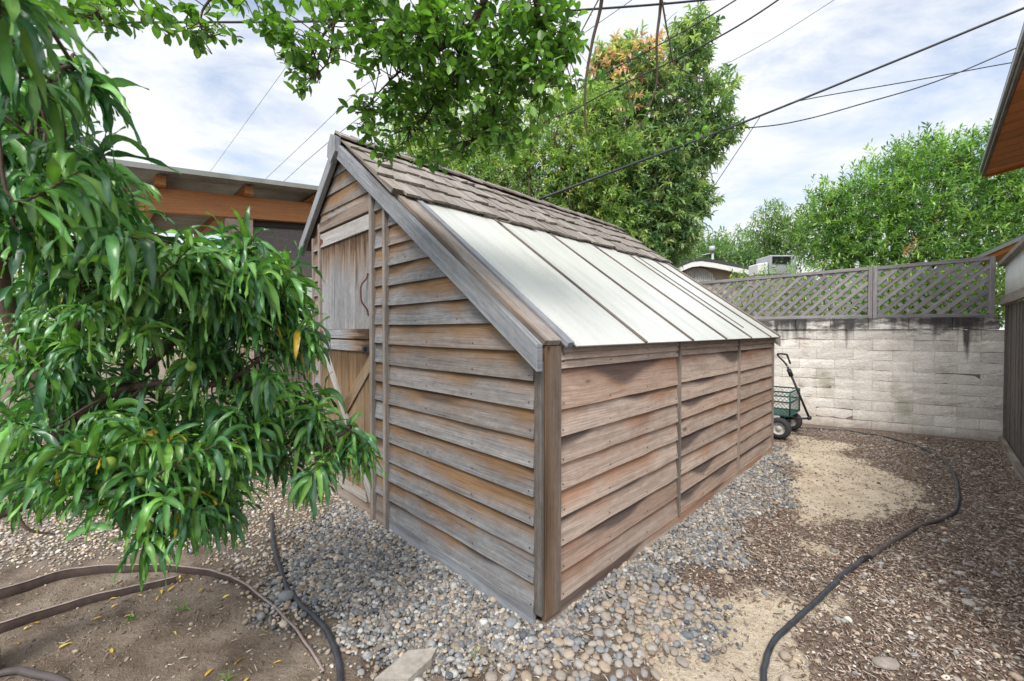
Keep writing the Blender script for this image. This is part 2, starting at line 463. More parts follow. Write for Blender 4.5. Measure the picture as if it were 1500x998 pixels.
Z_STONE = G([(835, 905), (880, 868), (950, 845), (1030, 862), (1020, 900), (995, 930), (968, 965), (910, 1010), (790, 1020), (735, 1000), (780, 945)])
Z_TAN = np.vstack([G([(-300, 850), (0, 835), (190, 812), (330, 826), (430, 895), (480, 968), (530, 1000), (520, 930), (430, 850), (415, 790), (520, 735)]), [(-1.3, 3.6), (-2.2, 4.6), (-6, 9), (-14, 9), (-14, 2)]])
Z_SAND1 = G([(1128, 646), (1165, 637), (1250, 650), (1312, 690), (1305, 735), (1268, 778), (1200, 788), (1140, 760), (1126, 700)])
Z_SAND2 = G([(985, 880), (1040, 880), (1105, 862), (1200, 890), (1222, 960), (1225, 1060), (890, 1060), (950, 950)])
Z_SOIL = G([(0, 870), (190, 835), (330, 845), (425, 905), (470, 975), (480, 1060), (-600, 1200), (-500, 900)])
def smooth01(a): a = np.clip(a, 0, 1); return a * a * (3 - 2 * a)
def zone(poly, x, y, soft=.10, wob=.18, seed=3):
    s = sdist(poly, x, y) + wob * fbm(x, y, 3.0, seed)
    return smooth01(.5 - s / soft)
def gh(x, y):
    x = np.asarray(x, float); y = np.asarray(y, float)
    near = np.exp(-((x - .8) ** 2 + (y - 3) ** 2) / 60)
    h = near * (.030 * fbm(x, y, 1.1, 21) + .014 * fbm(x, y, 6, 31))
    # gravel banked against the shed, hollow of the tree basin
    h = h + .004 * zone(Z_GRAVEL, x, y, .25, .1) - .018 * zone(Z_SOIL, x, y, .25, .05)
    # the small sand heap by the far shed corner
    p = gnd(1165, 668)[:2]
    h = h + .05 * np.exp(-((x - p[0]) ** 2 + (y - p[1]) ** 2) / .03)
    return h - .012
xs = np.concatenate([[-600, -200, -80, -40, -22, -14, -10, -7.5, -6], np.arange(-5, -3, .08), np.arange(-3, 4.2, .026), np.arange(4.2, 7, .06), [7.4, 8.5, 10, 14, 22, 40, 80, 200, 600]])
ys = np.concatenate([[-300, -100, -30, -10, -4, -2, -.5, .3], np.arange(.8, 4, .026), np.arange(4, 6.6, .05), [6.9, 7.4, 8.2, 9.5, 12, 16, 22, 40, 80, 200, 600, 1200]])
X, Y = np.meshgrid(xs, ys, indexing='ij')
Zg = gh(X, Y)
V = np.stack([X, Y, Zg], -1).reshape(-1, 3)
nx, ny = len(xs), len(ys)
I = np.arange(nx * ny).reshape(nx, ny)
Fg = np.stack([I[:-1, :-1], I[1:, :-1], I[1:, 1:], I[:-1, 1:]], -1).reshape(-1, 4)
x, y = V[:, 0], V[:, 1]
zs = np.maximum(zone(Z_SAND1, x, y, .30, .42, 5), zone(Z_SAND2, x, y, .26, .36, 6))
zg = zone(Z_GRAVEL, x, y, .2, .25, 3)
zt = zone(Z_TAN, x, y, .2, .2, 8)
zsoil = zone(Z_SOIL, x, y, .12, .08, 9)
mul = smooth01((x - .45) / .3) * (1 - zs) * (1 - zg)
m, nt, b, out = newmat('ground_soil')
pos = N(nt, 'ShaderNodeNewGeometry').outputs['Position']
at_ = N(nt, 'ShaderNodeAttribute', attribute_name='tint').outputs['Color']
sp = N(nt, 'ShaderNodeSeparateColor'); nt.links.new(at_, sp.inputs[0])
n1 = noise(nt, pos, 5, 8, .62); n2 = noise(nt, pos, 60, 6, .7); n3 = noise(nt, pos, 220, 3, .7)
soil = ramp(nt, n1, [(.32, (.125, .094, .07)), (.5, (.25, .197, .15)), (.68, (.37, .305, .24))])
sand = ramp(nt, n1, [(.3, (.56, .45, .325)), (.55, (.74, .625, .475)), (.75, (.80, .70, .56))])
mulc = ramp(nt, n2, [(.3, (.12, .087, .067)), (.5, (.25, .19, .15)), (.68, (.38, .305, .25))])
grav = ramp(nt, n2, [(.3, (.13, .105, .083)), (.6, (.30, .25, .20)), (.75, (.42, .36, .30))])
def edge(msk, k=.55):
    t = math_(nt, 'ADD', msk, math_(nt, 'MULTIPLY', math_(nt, 'SUBTRACT', n2, .5), k))
    return ramp(nt, t, [(.35, 0), (.65, 1)])
c = mix(nt, edge(sp.outputs[1]), soil, mulc)
c = mix(nt, edge(sp.outputs[2]), c, grav)
c = mix(nt, edge(sp.outputs[0], .8), c, sand)
c = mix(nt, .55, c, ramp(nt, n3, [(.3, .6), (.55, 1), (.75, 1.25)]), 'MULTIPLY')
nt.links.new(c, b.inputs['Base Color']); b.inputs['Roughness'].default_value = .95
b.inputs['Specular IOR Level'].default_value = .15
n4 = noise(nt, pos, 22, 5, .65)
nt.links.new(bump(nt, math_(nt, 'ADD', math_(nt, 'MULTIPLY_ADD', n4, 1.6, math_(nt, 'MULTIPLY', n2, .9)), math_(nt, 'MULTIPLY', n3, .45)), 1.0, .02), b.inputs['Normal'])
ground = bulk('ground', V, Fg, m, None, np.stack([zs, mul, np.clip(zg + zt * .8, 0, 1)], -1))
tag(ground, kind='structure')

# ------------------------------------------------------------------ stones and chips
def ico(sub):
    import bmesh
    bm = bmesh.new(); bmesh.ops.create_icosphere(bm, subdivisions=sub, radius=1)
    bm.verts.ensure_lookup_table()
    v = np.array([p.co[:] for p in bm.verts]); f = np.array([[q.index for q in p.verts] for p in bm.faces]); bm.free()
    return v, f
def stone_variant(sub, rough, seed, sq=0.0):
    v, f = ico(sub); r = np.random.default_rng(seed)
    A = r.normal(size=(7, 3)); A /= np.linalg.norm(A, axis=1)[:, None]
    o = v.copy()
    for a in A:                          # knock flats off the sphere
        h = .62 + .35 * r.random()
        dd = o @ a
        o -= np.outer(np.maximum(0, dd - h) * rough, a)
    return o, f
def scatter(n, xy_fn, size, stones, palette, name, mat, flat=(.45, .8), sink=.25, smooth=False, zoff=0.0):
    xy = xy_fn(n); n = len(xy)
    vs = []; fs = []; cs = []; off = 0
    which = RNG.integers(0, len(stones), n)
    sz = size(n, xy); pal = np.array(palette); ci = RNG.integers(0, len(pal), n)
    z = gh(xy[:, 0], xy[:, 1])
    for k, (sv, sf) in enumerate(stones):
        ix = np.nonzero(which == k)[0]
        if not len(ix): continue
        m_ = len(ix)
        S = np.stack([RNG.uniform(.75, 1.35, m_), RNG.uniform(.65, 1, m_), RNG.uniform(flat[0], flat[1], m_)], -1) * sz[ix][:, None]
        P = sv[None] * S[:, None]
        # tilt then spin
        ta = RNG.normal(0, .28, m_); za = RNG.uniform(0, 6.283, m_)
        cy_, sy_ = np.cos(ta)[:, None], np.sin(ta)[:, None]
        P = np.stack([P[..., 0] * cy_ + P[..., 2] * sy_, P[..., 1], -P[..., 0] * sy_ + P[..., 2] * cy_], -1)
        cz, sz_ = np.cos(za)[:, None], np.sin(za)[:, None]
        P = np.stack([P[..., 0] * cz - P[..., 1] * sz_, P[..., 0] * sz_ + P[..., 1] * cz, P[..., 2]], -1)
        base = np.stack([xy[ix, 0], xy[ix, 1], z[ix] + S[:, 2] * (1 - 2 * sink) + zoff * RNG.random(m_)], -1)
        P = P + base[:, None]
        nv = len(sv)
        vs.append(P.reshape(-1, 3))
        fs.append((sf[None] + (np.arange(m_) * nv)[:, None, None]).reshape(-1, 3) + off); off += m_ * nv
        cc = pal[ci[ix]] * RNG.uniform(.6, 1.2, m_)[:, None]
        cs.append(np.repeat(cc, nv, 0))
    return bulk(name, np.concatenate(vs), np.concatenate(fs), mat, None, np.concatenate(cs), smooth)
def stonemat(name, rough=.8):
    m, nt, b, out = newmat(name)
    a = N(nt, 'ShaderNodeAttribute', attribute_name='tint').outputs['Color']
    p = N(nt, 'ShaderNodeNewGeometry').outputs['Position']
    k = ramp(nt, noise(nt, p, 130, 4, .7), [(.3, .72), (.7, 1.22)])
    nt.links.new(mix(nt, 1, a, k, 'MULTIPLY'), b.inputs['Base Color'])
    b.inputs['Roughness'].default_value = rough; b.inputs['Specular IOR Level'].default_value = .3
    nt.links.new(bump(nt, noise(nt, p, 400, 3), .25, .002), b.inputs['Normal'])
    return m
M['stone'] = stonemat('gravel_stone')
M['chip'] = stonemat('wood_chip', .9)
ANG = [stone_variant(2, .9, k) for k in range(8)]
LOW = [stone_variant(1, .7, 40 + k) for k in range(6)]
HLEFT = [(398, 752), (400, 790), (408, 830), (425, 870), (470, 915), (492, 955), (499, 1000), (496, 1060)]
HRIGHT = [(1165, 626), (1250, 633), (1330, 650), (1383, 675), (1402, 710), (1402, 745), (1385, 760), (1340, 773), (1300, 798), (1265, 820), (1230, 850), (1190, 890), (1150, 925), (1125, 955), (1117, 1000), (1118, 1100)]
HOSES = [smooth_path([gnd(*p) for p in h], 5)[:, :2] for h in (HLEFT, HRIGHT)]
def in_zone(wfn, box, over=1.0, avoid=True):
    def f(n):
        out = []; tot = 0
        while tot < n:
            q = np.stack([RNG.uniform(box[0], box[1], n * 3), RNG.uniform(box[2], box[3], n * 3)], -1)
            wgt = wfn(q[:, 0], q[:, 1])
            for hp in HOSES: wgt = wgt * (np.min(np.hypot(q[:, None, 0] - hp[None, :, 0], q[:, None, 1] - hp[None, :, 1]), 1) > .024)
            if avoid:
                ds = q - SH; s_ = ds @ np.array([c45, c45]); t_ = ds @ np.array([-c45, c45])
                wgt = wgt * ~((s_ > .015) & (t_ > .015) & (s_ < 3.9) & (t_ < 2.62))
            # more of them where the camera stands near
            q = q[RNG.random(len(q)) < wgt]
            out.append(q); tot += len(q)
        return np.concatenate(out)[:n]
    return f
GREYS = [(.235, .24, .245), (.18, .185, .195), (.295, .29, .285), (.37, .355, .33), (.33, .265, .20), (.44, .42, .39), (.22, .20, .185), (.43, .36, .28), (.115, .125, .14), (.29, .23, .17), (.20, .21, .215)]
TANS = [(.50, .41, .31), (.44, .35, .26), (.56, .49, .41), (.37, .31, .25), (.50, .38, .27), (.60, .55, .48), (.36, .34, .32)]
g1 = scatter(24000, in_zone(lambda x, y: zone(Z_GRAVEL, x, y, .30, .35, 3) * (1 - .9 * zone(Z_STONE, x, y, .15, .1, 12)), (-2.2, 4, 1.3, 5.2)), lambda n, xy: RNG.lognormal(math.log(.0090), .32, n), ANG, GREYS, 'gravel', M['stone'], zoff=.012)
tag(g1, 'loose blue grey and tan gravel heaped along both walls of the shed', 'gravel', kind='stuff')
g2 = scatter(22000, in_zone(lambda x, y: zone(Z_TAN, x, y, .3, .3, 8) * np.exp(-np.maximum(0, y - 2.2) / 2.2), (-6, .2, 1.3, 7)), lambda n, xy: RNG.lognormal(math.log(.0085), .3, n) * (1 + .25 * np.maximum(0, xy[:, 1] - 3)), LOW, TANS, 'pea_gravel', M['stone'], zoff=.003)
tag(g2, 'fine tan pea gravel spread behind the edging and under the tree', 'gravel', kind='stuff')
def mulch_w(x, y):
    a = smooth01((x - .35) / .35)
    return a * (1 - .95 * np.maximum(zone(Z_SAND1, x, y, .55, .5, 5), zone(Z_SAND2, x, y, .5, .45, 6))) * (1 - .9 * zone(Z_GRAVEL, x, y, .2, .25, 3)) * (y < 5.6 - .5 * (x - 4.1)) * (y > x - .85)
g3 = scatter(3600, in_zone(lambda x, y: mulch_w(x, y) * (.25 + 1.2 * np.clip(fbm(x, y, 1.2, 77) + .3, 0, 1)), (.4, 5.8, 1.3, 5.8)), lambda n, xy: RNG.lognormal(math.log(.008), .35, n), ANG, TANS + GREYS[2:6], 'scattered_gravel', M['stone'], sink=.3)
tag(g3, 'pale pebbles strewn thinly through the brown wood chips', 'gravel', kind='stuff')
g4 = scatter(7000, in_zone(lambda x, y: np.clip(zone(Z_SOIL, x, y) + .5 * (1 - zone(Z_TAN, x, y)) * (1 - zone(Z_GRAVEL, x, y)) * (x < .4) + .22 * np.maximum(zone(Z_SAND1, x, y), zone(Z_SAND2, x, y)), 0, 1) * (.15 + 1.5 * np.clip(fbm(x, y, 2.5, 57) + .2, 0, 1)), (-2.8, 4.4, 1.3, 5.2)), lambda n, xy: RNG.lognormal(math.log(.0032), .45, n), LOW, [(.26, .20, .15), (.20, .155, .115), (.34, .28, .22), (.42, .36, .29), (.15, .11, .085)], 'soil_crumbs', M['stone'])
tag(g4, 'small crumbs and grit scattered over the bare soil and the sand', 'grit', kind='stuff')
# chips: thin bent flakes
def flakes(n, xyfn, L, W, pal, name, label, cat, lift=.012):
    xy = xyfn(n); n = len(xy)
    l = RNG.uniform(*L, n); w_ = RNG.uniform(*W, n); a = RNG.uniform(0, 6.283, n)
    tilt = RNG.normal(0, .22, n); roll = RNG.normal(0, .4, n)
    dx = np.stack([np.cos(a) * np.cos(tilt), np.sin(a) * np.cos(tilt), np.sin(tilt)], -1)
    sd = np.stack([-np.sin(a) * np.cos(roll), np.cos(a) * np.cos(roll), np.sin(roll)], -1)
    c0 = np.stack([xy[:, 0], xy[:, 1], gh(xy[:, 0], xy[:, 1]) + .003 + lift * RNG.random(n) ** 2], -1)
    up = np.array([0, 0, 1.0])
    bend = RNG.normal(0, .12, n)[:, None] * l[:, None] * up
    th = np.cross(dx, sd) * .0015
    P = []
    for (u, v_) in ((-.5, -.5), (0, -.5), (.5, -.5), (.5, .5), (0, .5), (-.5, .5)):
        tap = .55 if u else 1
        P.append(c0 + dx * (u * l)[:, None] + sd * (v_ * w_ * tap)[:, None] + (bend if u == 0 else 0))
    top = np.stack(P, 1)
    V = np.concatenate([top + th[:, None], top - th[:, None]], 1)
    fq = np.array([(0, 1, 4, 5), (1, 2, 3, 4), (11, 10, 7, 6), (10, 9, 8, 7), (0, 6, 7, 1), (1, 7, 8, 2), (2, 8, 9, 3), (3, 9, 10, 4), (4, 10, 11, 5), (5, 11, 6, 0)])
    Fq = (fq[None] + (np.arange(n) * 12)[:, None, None]).reshape(-1, 4)
    pal = np.array(pal); cc = pal[RNG.integers(0, len(pal), n)] * RNG.uniform(.6, 1.25, n)[:, None]
    return tag(bulk(name, V.reshape(-1, 3), Fq, M['chip'], None, np.repeat(cc, 12, 0), False), label, cat, kind='stuff')
BROWN = [(.19, .135, .105), (.27, .20, .155), (.36, .28, .225), (.14, .10, .08), (.44, .36, .295), (.23, .14, .10), (.40, .315, .255), (.56, .49, .42)]
flakes(46000, in_zone(mulch_w, (.4, 6.0, 1.2, 5.9)), (.007, .030), (.0025, .008), BROWN, 'wood_chip_mulch', 'brown shredded wood chips covering the yard beside the fence', 'mulch')
flakes(1500, in_zone(lambda x, y: np.maximum(zone(Z_GRAVEL, x, y, .4, .3, 3) * np.exp(-((x - .15) ** 2 + (y - 1.72) ** 2) / .12), .03 * zone(Z_SOIL, x, y)), (-2.6, 1.2, 1.2, 2.6)), (.008, .04), (.0015, .005), BROWN + [(.28, .22, .13), (.25, .19, .12)], 'leaf_litter', 'dry brown leaf litter and twig scraps on the soil and by the shed corner', 'leaf litter', .006)

# individually placed river stones
M['river'] = None
m, nt, b, out = newmat('river_stone')
oi = N(nt, 'ShaderNodeObjectInfo').outputs['Random']
p = N(nt, 'ShaderNodeTexCoord').outputs['Object']
cc = ramp(nt, oi, [(0, (.27, .235, .20)), (.2, (.32, .255, .195)), (.4, (.245, .23, .22)), (.55, (.36, .30, .24)), (.7, (.215, .22, .225)), (.85, (.32, .29, .26)), (1, (.29, .22, .165))], 'CONSTANT')
cc = mix(nt, 1, cc, ramp(nt, noise(nt, p, 2.2, 6, .65), [(.3, .75), (.7, 1.2)]), 'MULTIPLY')
nt.links.new(cc, b.inputs['Base Color']); b.inputs['Roughness'].default_value = .75; b.inputs['Specular IOR Level'].default_value = .3
M['river'] = m
RIV = []
for k in range(6):
    sv, sf = stone_variant(3, .55, 90 + k)
    me_o = bulk('river_stone', sv, sf, M['river']); RIV.append(me_o.data); bpy.data.objects.remove(me_o)
def river(n, xyfn, size, label, group):
    pts = xyfn(n * 14); kept = []
    for q in pts:
        r = size()
        if all((q[0] - k[0]) ** 2 + (q[1] - k[1]) ** 2 > (.82 * (r + k[2])) ** 2 for k in kept):
            kept.append((q[0], q[1], r))
        if len(kept) >= n: break
    for (qx, qy, r) in kept:
        o = bpy.data.objects.new('river_stone', random.choice(RIV)); col.objects.link(o)
        s = (r * random.uniform(.95, 1.3), r * random.uniform(.75, 1), r * random.uniform(.5, .75))
        o.scale = s; o.rotation_euler = (random.gauss(0, .15), random.gauss(0, .15), random.uniform(0, 6.28))
        o.location = (qx, qy, float(gh(qx, qy)) + s[2] * .55)
        tag(o, label, 'stone', group)
river(226, in_zone(lambda x, y: zone(Z_STONE, x, y, .2, .1, 12), (-.3, 1.5, 1.2, 2.6)), lambda: random.uniform(.014, .026), 'smooth rounded river stone lying with others in the patch by the near shed corner', 'river stones by the shed corner')
river(70, in_zone(lambda x, y: mulch_w(x, y), (.9, 5.2, 1.4, 5.0)), lambda: random.uniform(.012, .028), 'pale rounded stone lying alone among the brown wood chips', 'single stones among the wood chips')
o = bulk('flat_rock', *stone_variant(3, .8, 200), M['river']); o.location = (*gnd(1298, 974)[:2], .008); o.scale = (.05, .035, .018)
tag(o, 'flat pale lumpy rock in the wood chips nearest the bottom edge right of the hose', 'rock')

# concrete paver half sunk by the gravel
pv = MB()
q = [gnd(548, 1004), gnd(598, 961), gnd(640, 957), gnd(632, 972), gnd(598, 1004)]
pv.poly([(a[0], a[1], .022 + .004 * random.random()) for a in q], (0, 0, -.06))
tag(pv.build('concrete_paver', M['paver'], None, .004), 'broken pale concrete paver sunk in the gravel in front of the shed', 'paver')

# ------------------------------------------------------------------ shed (local x = along side wall, y = along gable wall)
shed = empty('garden_shed', (SH[0], SH[1], 0), R(45))
tag(shed, 'weathered wooden garden shed with lapped siding, shingle ridge and sloping glazed roof', 'shed')
LEN, WID = 3.85, 2.607
ZE, SL, SB = 1.247, .735, .86           # eave height, front slope, back slope
RT, RZ = 2.0, 2.745                     # ridge
def roofz(t): return ZE + SL * (t + .05)
def t_lo(z): return max(.017, (z - ZE + .045) / SL - .05)
def t_hi(z): return min(WID, RT + (RZ - .05 - z) / SB)
def lap(mb, P, lo, hi, courses, seg=8, lean=.023, nails=None):
    """lapped siding: P(a, z, out) maps to local coordinates"""
    for (z0, z1) in courses:
        rn = (random.random(), random.random(), random.random())
        za, zb = z0, z1 + .018
        a0, a1, b0, b1 = lo(za), hi(za), lo(min(zb, z1)), hi(min(zb, z1))
        if a1 - a0 < .03: continue
        if b1 < b0: b0 = b1 = (b0 + b1) / 2
        ou, ov = random.random() * 30, random.random() * 30
        n = max(1, min(seg, int((a1 - a0) / .15) + 1))
        ks = np.linspace(0, 1, n + 1)
        jo = [lean + random.gauss(0, .0016) for _ in ks]; jz = np.cumsum([random.gauss(0, .0007) for _ in ks])
        W = zb - za
        A = [a0 + (a1 - a0) * k for k in ks]; B = [b0 + (b1 - b0) * k for k in ks]
        for i in range(n):
            tl, tr = P(B[i], zb, .003), P(B[i + 1], zb, .003)
            bl, br = P(A[i], za + jz[i], jo[i]), P(A[i + 1], za + jz[i + 1], jo[i + 1])
            kl, kr = P(A[i], za + jz[i], 0), P(A[i + 1], za + jz[i + 1], 0)
            u0, u1 = ou + A[i], ou + A[i + 1]
            mb.face([bl, br, tr, tl], [(u0, ov), (u1, ov), (u1, ov + W), (u0, ov + W)], [(ks[i], 0), (ks[i + 1], 0), (ks[i + 1], 1), (ks[i], 1)], rn)
            mb.face([kl, kr, br, bl], [(u0, ov - .02), (u1, ov - .02), (u1, ov), (u0, ov)], [(ks[i], 0)] * 4, rn)
        if nails is not None and a1 - a0 > .1:
            na = [a0 + .022, a1 - .022] + list(np.arange(a0 + .42, a1 - .2, .41))
            for q_ in na:
                q_ += random.gauss(0, .004); zq = za + .026 + random.gauss(0, .004); rr_ = .0034
                oo = lean - .0015
                mb.cur = 1
                mb.poly([P(q_ + rr_ * math.cos(t_), zq + rr_ * math.sin(t_), oo) for t_ in np.linspace(0, 6.283, 7)[:-1]], np.array(P(0, 0, .0022)) - np.array(P(0, 0, 0)))
                mb.cur = 0
        for (k, j) in ((0, 0), (n, n)):
            mb.face([P(A[k], za + jz[j], 0), P(A[k], za + jz[j], jo[j]), P(B[k], zb, .003), P(B[k], zb, 0)], [(ou, ov), (ou + .02, ov), (ou + .02, ov + W), (ou, ov + W)], [(0, .1)] * 4, rn)
PG = lambda t, z, o: (-o, t, z)
PS = lambda s, z, o: (s, -o, z)
ZC = [.068, .193] + [.193 + .1275 * k for k in range(1, 21)]
courses = list(zip(ZC[:-1], ZC[1:]))
# wall cores so nothing shows through
def core(name, pts, t, mat='felt'):
    mb = MB(); mb.poly(pts, t); return mb.build(name, M[mat], shed)
core('gable_core', [(.006, .03, .02), (.006, .03, 1.19), (.006, RT, RZ - .06), (.006, WID - .01, 2.16), (.006, WID - .01, .02)], (.03, 0, 0))
core('side_core', [(.05, .006, .02), (LEN - .05, .006, .02), (LEN - .05, .006, 1.235), (.05, .006, 1.235)], (0, .03, 0))
mb = MB(); lap(mb, PG, lambda z: t_lo(z), lambda z: 1.288, [c for c in courses if c[0] < 2.13], nails=True); mb.build('siding_panel', M['gable'], shed, mat2=M['iron'])
mb = MB(); lap(mb, PG, lambda z: max(1.324, t_lo(z)), lambda z: 1.474, [(a + .006, b_ + .006) for a, b_ in courses if a < 2.2]); mb.build('siding_panel', M['gable'], shed)
mb = MB(); lap(mb, PG, lambda z: 2.452, lambda z: t_hi(z), [c for c in courses if c[0] < 2.1]); mb.build('siding_panel', M['gable'], shed)
mb = MB(); lap(mb, PG, lambda z: max(1.516, t_lo(z)), lambda z: min(2.45, t_hi(z)), [(2.165, 2.27), (2.27, 2.40), (2.40, 2.525), (2.525, 2.64), (2.64, 2.72)], lean=.015); mb.build('gable_boards', M['gable'], shed)
mb = MB()
for (s0, s1, dz) in ((.120, 1.377, 0), (1.405, 2.612, .006), (2.640, 3.735, -.004)):
    mb = MB()
    cs = [(.066, .196), (.196, .321), (.321, .446), (.446, .571), (.571, .696), (.696, .821), (.821, .946), (.946, 1.132), (1.132, 1.173), (1.173, 1.236)]
    cs = [(a + (dz if a > .1 else 0) + random.gauss(0, .002), b_ + (dz if b_ < 1.2 else 0)) for a, b_ in cs]
    lap(mb, PS, lambda z: s0, lambda z: s1, cs, lean=.021, nails=True)
    mb.build('siding_panel', M['side'], shed, mat2=M['iron'])
# back walls
mb = MB(); lap(mb, lambda s, z, o: (LEN - .09 + o, s, z), lambda z: t_lo(z), lambda z: t_hi(z), [c for c in courses if c[1] < 2.7]); mb.build('rear_gable_siding', M['gable'], shed)
mb = MB(); lap(mb, lambda s, z, o: (s, WID + o, z), lambda z: .02, lambda z: LEN - .11, [c for c in courses if c[1] < 2.16]); mb.build('rear_siding', M['gable'], shed)
# base boards
def part(name, mat, fn, bev=.003):
    mb = MB(); fn(mb); return mb.build(name, M[mat], shed, bev)
part('base_board', 'barge', lambda q: q.slab((-.012, 1.287, .078), (-.012, .018, .078), (-.012, .018, -.06), (-.012, 1.287, -.06), (.022, 0, 0)))
part('base_board', 'trim', lambda q: q.slab((-.010, 2.60, .080), (-.010, 1.327, .080), (-.010, 1.327, -.06), (-.010, 2.60, -.06), (.02, 0, 0)))
part('base_board', 'side', lambda q: q.slab((.012, -.012, .070), (2.05, -.012, .070), (2.05, -.012, -.06), (.012, -.012, -.06), (0, .022, 0)))
part('base_board', 'side', lambda q: q.slab((2.054, -.012, .068), (3.74, -.012, .068), (3.74, -.012, -.06), (2.054, -.012, -.06), (0, .022, 0)))
# corner post: two boards with a gap between
part('corner_post', 'post', lambda q: q.slab((.004, -.016, .036), (.004, -.016, 1.236), (.116, -.016, 1.236), (.116, -.016, .036), (0, .030, 0)))
part('corner_post', 'fence', lambda q: q.slab((-.010, .014, .062), (-.010, .014, 1.17), (-.010, -.027, 1.17), (-.010, -.027, .062), (.022, 0, 0)))  # left board in darker wood: its shaded side put into the colour
# battens
part('batten', 'trim', lambda q: q.slab((-.024, 1.322, .0), (-.024, 1.322, 2.2), (-.024, 1.291, 2.2), (-.024, 1.291, .0), (.042, 0, 0)))
for s0 in (1.378, 2.613, 3.736):
    part('batten', 'trim', lambda q: q.slab((s0, -.017, .058), (s0, -.017, 1.226), (s0 + .025, -.017, 1.226), (s0 + .025, -.017, .058), (0, .03, 0)))
part('corner_board', 'trim', lambda q: q.slab((-.014, WID, .02), (-.014, WID, 2.1), (-.014, WID - .03, 2.1), (-.014, WID - .03, .02), (.03, 0, 0)))
# door frame
part('door_post', 'trim', lambda q: q.slab((-.022, 1.513, .0), (-.022, 1.513, 2.26), (-.022, 1.476, 2.26), (-.022, 1.476, .0), (.04, 0, 0)))
part('door_post', 'trim', lambda q: q.slab((-.018, 2.449, .0), (-.018, 2.449, 2.19), (-.018, 2.415, 2.19), (-.018, 2.415, .0), (.036, 0, 0)))
part('door_lintel', 'trim', lambda q: q.slab((-.018, 2.448, 2.20), (-.018, 1.514, 2.215), (-.018, 1.514, 2.125), (-.018, 2.448, 2.12), (.03, 0, 0)))
def leaf(name, z0, z1, mat):
    mb = MB()
    e = np.linspace(1.518, 2.410, 8)
    for a, b_ in zip(e[:-1], e[1:]):
        dd = random.gauss(0, .0012)
        mb.slab((-.006 + dd, b_ - .002, z0), (-.006 + dd, b_ - .002, z1), (-.006 + dd, a + .002, z1), (-.006 + dd, a + .002, z0), (.02, 0, 0))
    return mb.build(name, M[mat], shed, .002)
up = leaf('upper_door', 1.243, 2.103, 'door')
lo_ = leaf('lower_door', .086, 1.232, 'doorlow')
def sub(par, name, mat, fn, bev=.002):
    mb = MB(); fn(mb); return mb.build(name, M[mat], par, bev)
sub(up, 'rail', 'brace', lambda q: q.slab((-.023, 2.408, 2.103), (-.023, 1.52, 2.108), (-.023, 1.52, 2.002), (-.023, 2.408, 1.992), (.012, 0, 0)))
sub(up, 'rail', 'door', lambda q: q.slab((-.023, 2.408, 1.315), (-.023, 1.545, 1.315), (-.023, 1.545, 1.243), (-.023, 2.408, 1.243), (.012, 0, 0)))
sub(lo_, 'rail', 'door', lambda q: q.slab((-.023, 2.408, 1.231), (-.023, 1.52, 1.231), (-.023, 1.52, 1.150), (-.023, 2.408, 1.155), (.012, 0, 0)))
sub(lo_, 'brace', 'brace', lambda q: q.slab((-.022, 2.30, 1.15), (-.022, 1.52, .20), (-.022, 1.53, .09), (-.022, 2.40, 1.15), (.012, 0, 0)))
sub(lo_, 'brace', 'doorlow', lambda q: q.slab((-.023, 1.522, 1.148), (-.023, 1.98, .745), (-.023, 1.93, .66), (-.023, 1.522, 1.03), (.012, 0, 0)))
sub(lo_, 'rail', 'brace', lambda q: q.slab((-.023, 2.408, .165), (-.023, 1.62, .165), (-.023, 1.60, .088), (-.023, 2.408, .088), (.012, 0, 0)))
tb = TB()
hp = [(-.018, 1.575, 1.70), (-.030, 1.575, 1.665), (-.062, 1.58, 1.62), (-.068, 1.58, 1.56), (-.060, 1.58, 1.50), (-.030, 1.573, 1.455), (-.018, 1.573, 1.415)]
tb.add(smooth_path(hp, 5), np.concatenate([[.012], np.full(29, .006), [.012]]), 8)
tb.build('pull_handle', M['rust'], up)
sub(lo_, 'latch', 'iron', lambda q: (q.slab((-.035, 1.60, 1.20), (-.035, 1.50, 1.20), (-.035, 1.50, 1.15), (-.035, 1.60, 1.15), (.01, 0, 0)),
                                   q.slab((-.05, 1.585, 1.19), (-.05, 1.558, 1.19), (-.05, 1.558, 1.162), (-.05, 1.585, 1.162), (.02, 0, 0))))
for par, zz in ((up, 2.04), (up, 1.28), (lo_, 1.19), (lo_, .13)):
    sub(par, 'hinge', 'rust', lambda q: q.poly([(-.0315, 2.42, zz + .035), (-.0315, 2.35, zz + .012), (-.0315, 2.35, zz - .012), (-.0315, 2.42, zz - .035)], (.004, 0, 0)), .001)
# barge boards
VB = .118
part('barge_board', 'barge', lambda q: q.slab((-.05, -.045, ZE), (-.05, RT + .02, RZ + .006), (-.05, RT + .02, RZ + .006 - VB), (-.05, -.045, ZE - VB), (.04, 0, 0), sub=4))
part('barge_board', 'barge', lambda q: q.slab((-.048, RT + .02, RZ - .0), (-.048, 2.80, RZ - .78 * SB), (-.048, 2.80, RZ - .78 * SB - .10), (-.048, RT + .02, RZ - .115), (.04, 0, 0), sub=2))
part('ridge_block', 'barge', lambda q: q.poly([(-.095, RT + .075, RZ - .03), (-.095, RT + .015, RZ + .045), (-.095, RT - .065, RZ + .005), (-.095, RT - .065, RZ - .105), (-.095, RT + .02, RZ - .165), (-.095, RT + .085, RZ - .11)], (.043, 0, 0), grain=(0, 0, 1)))
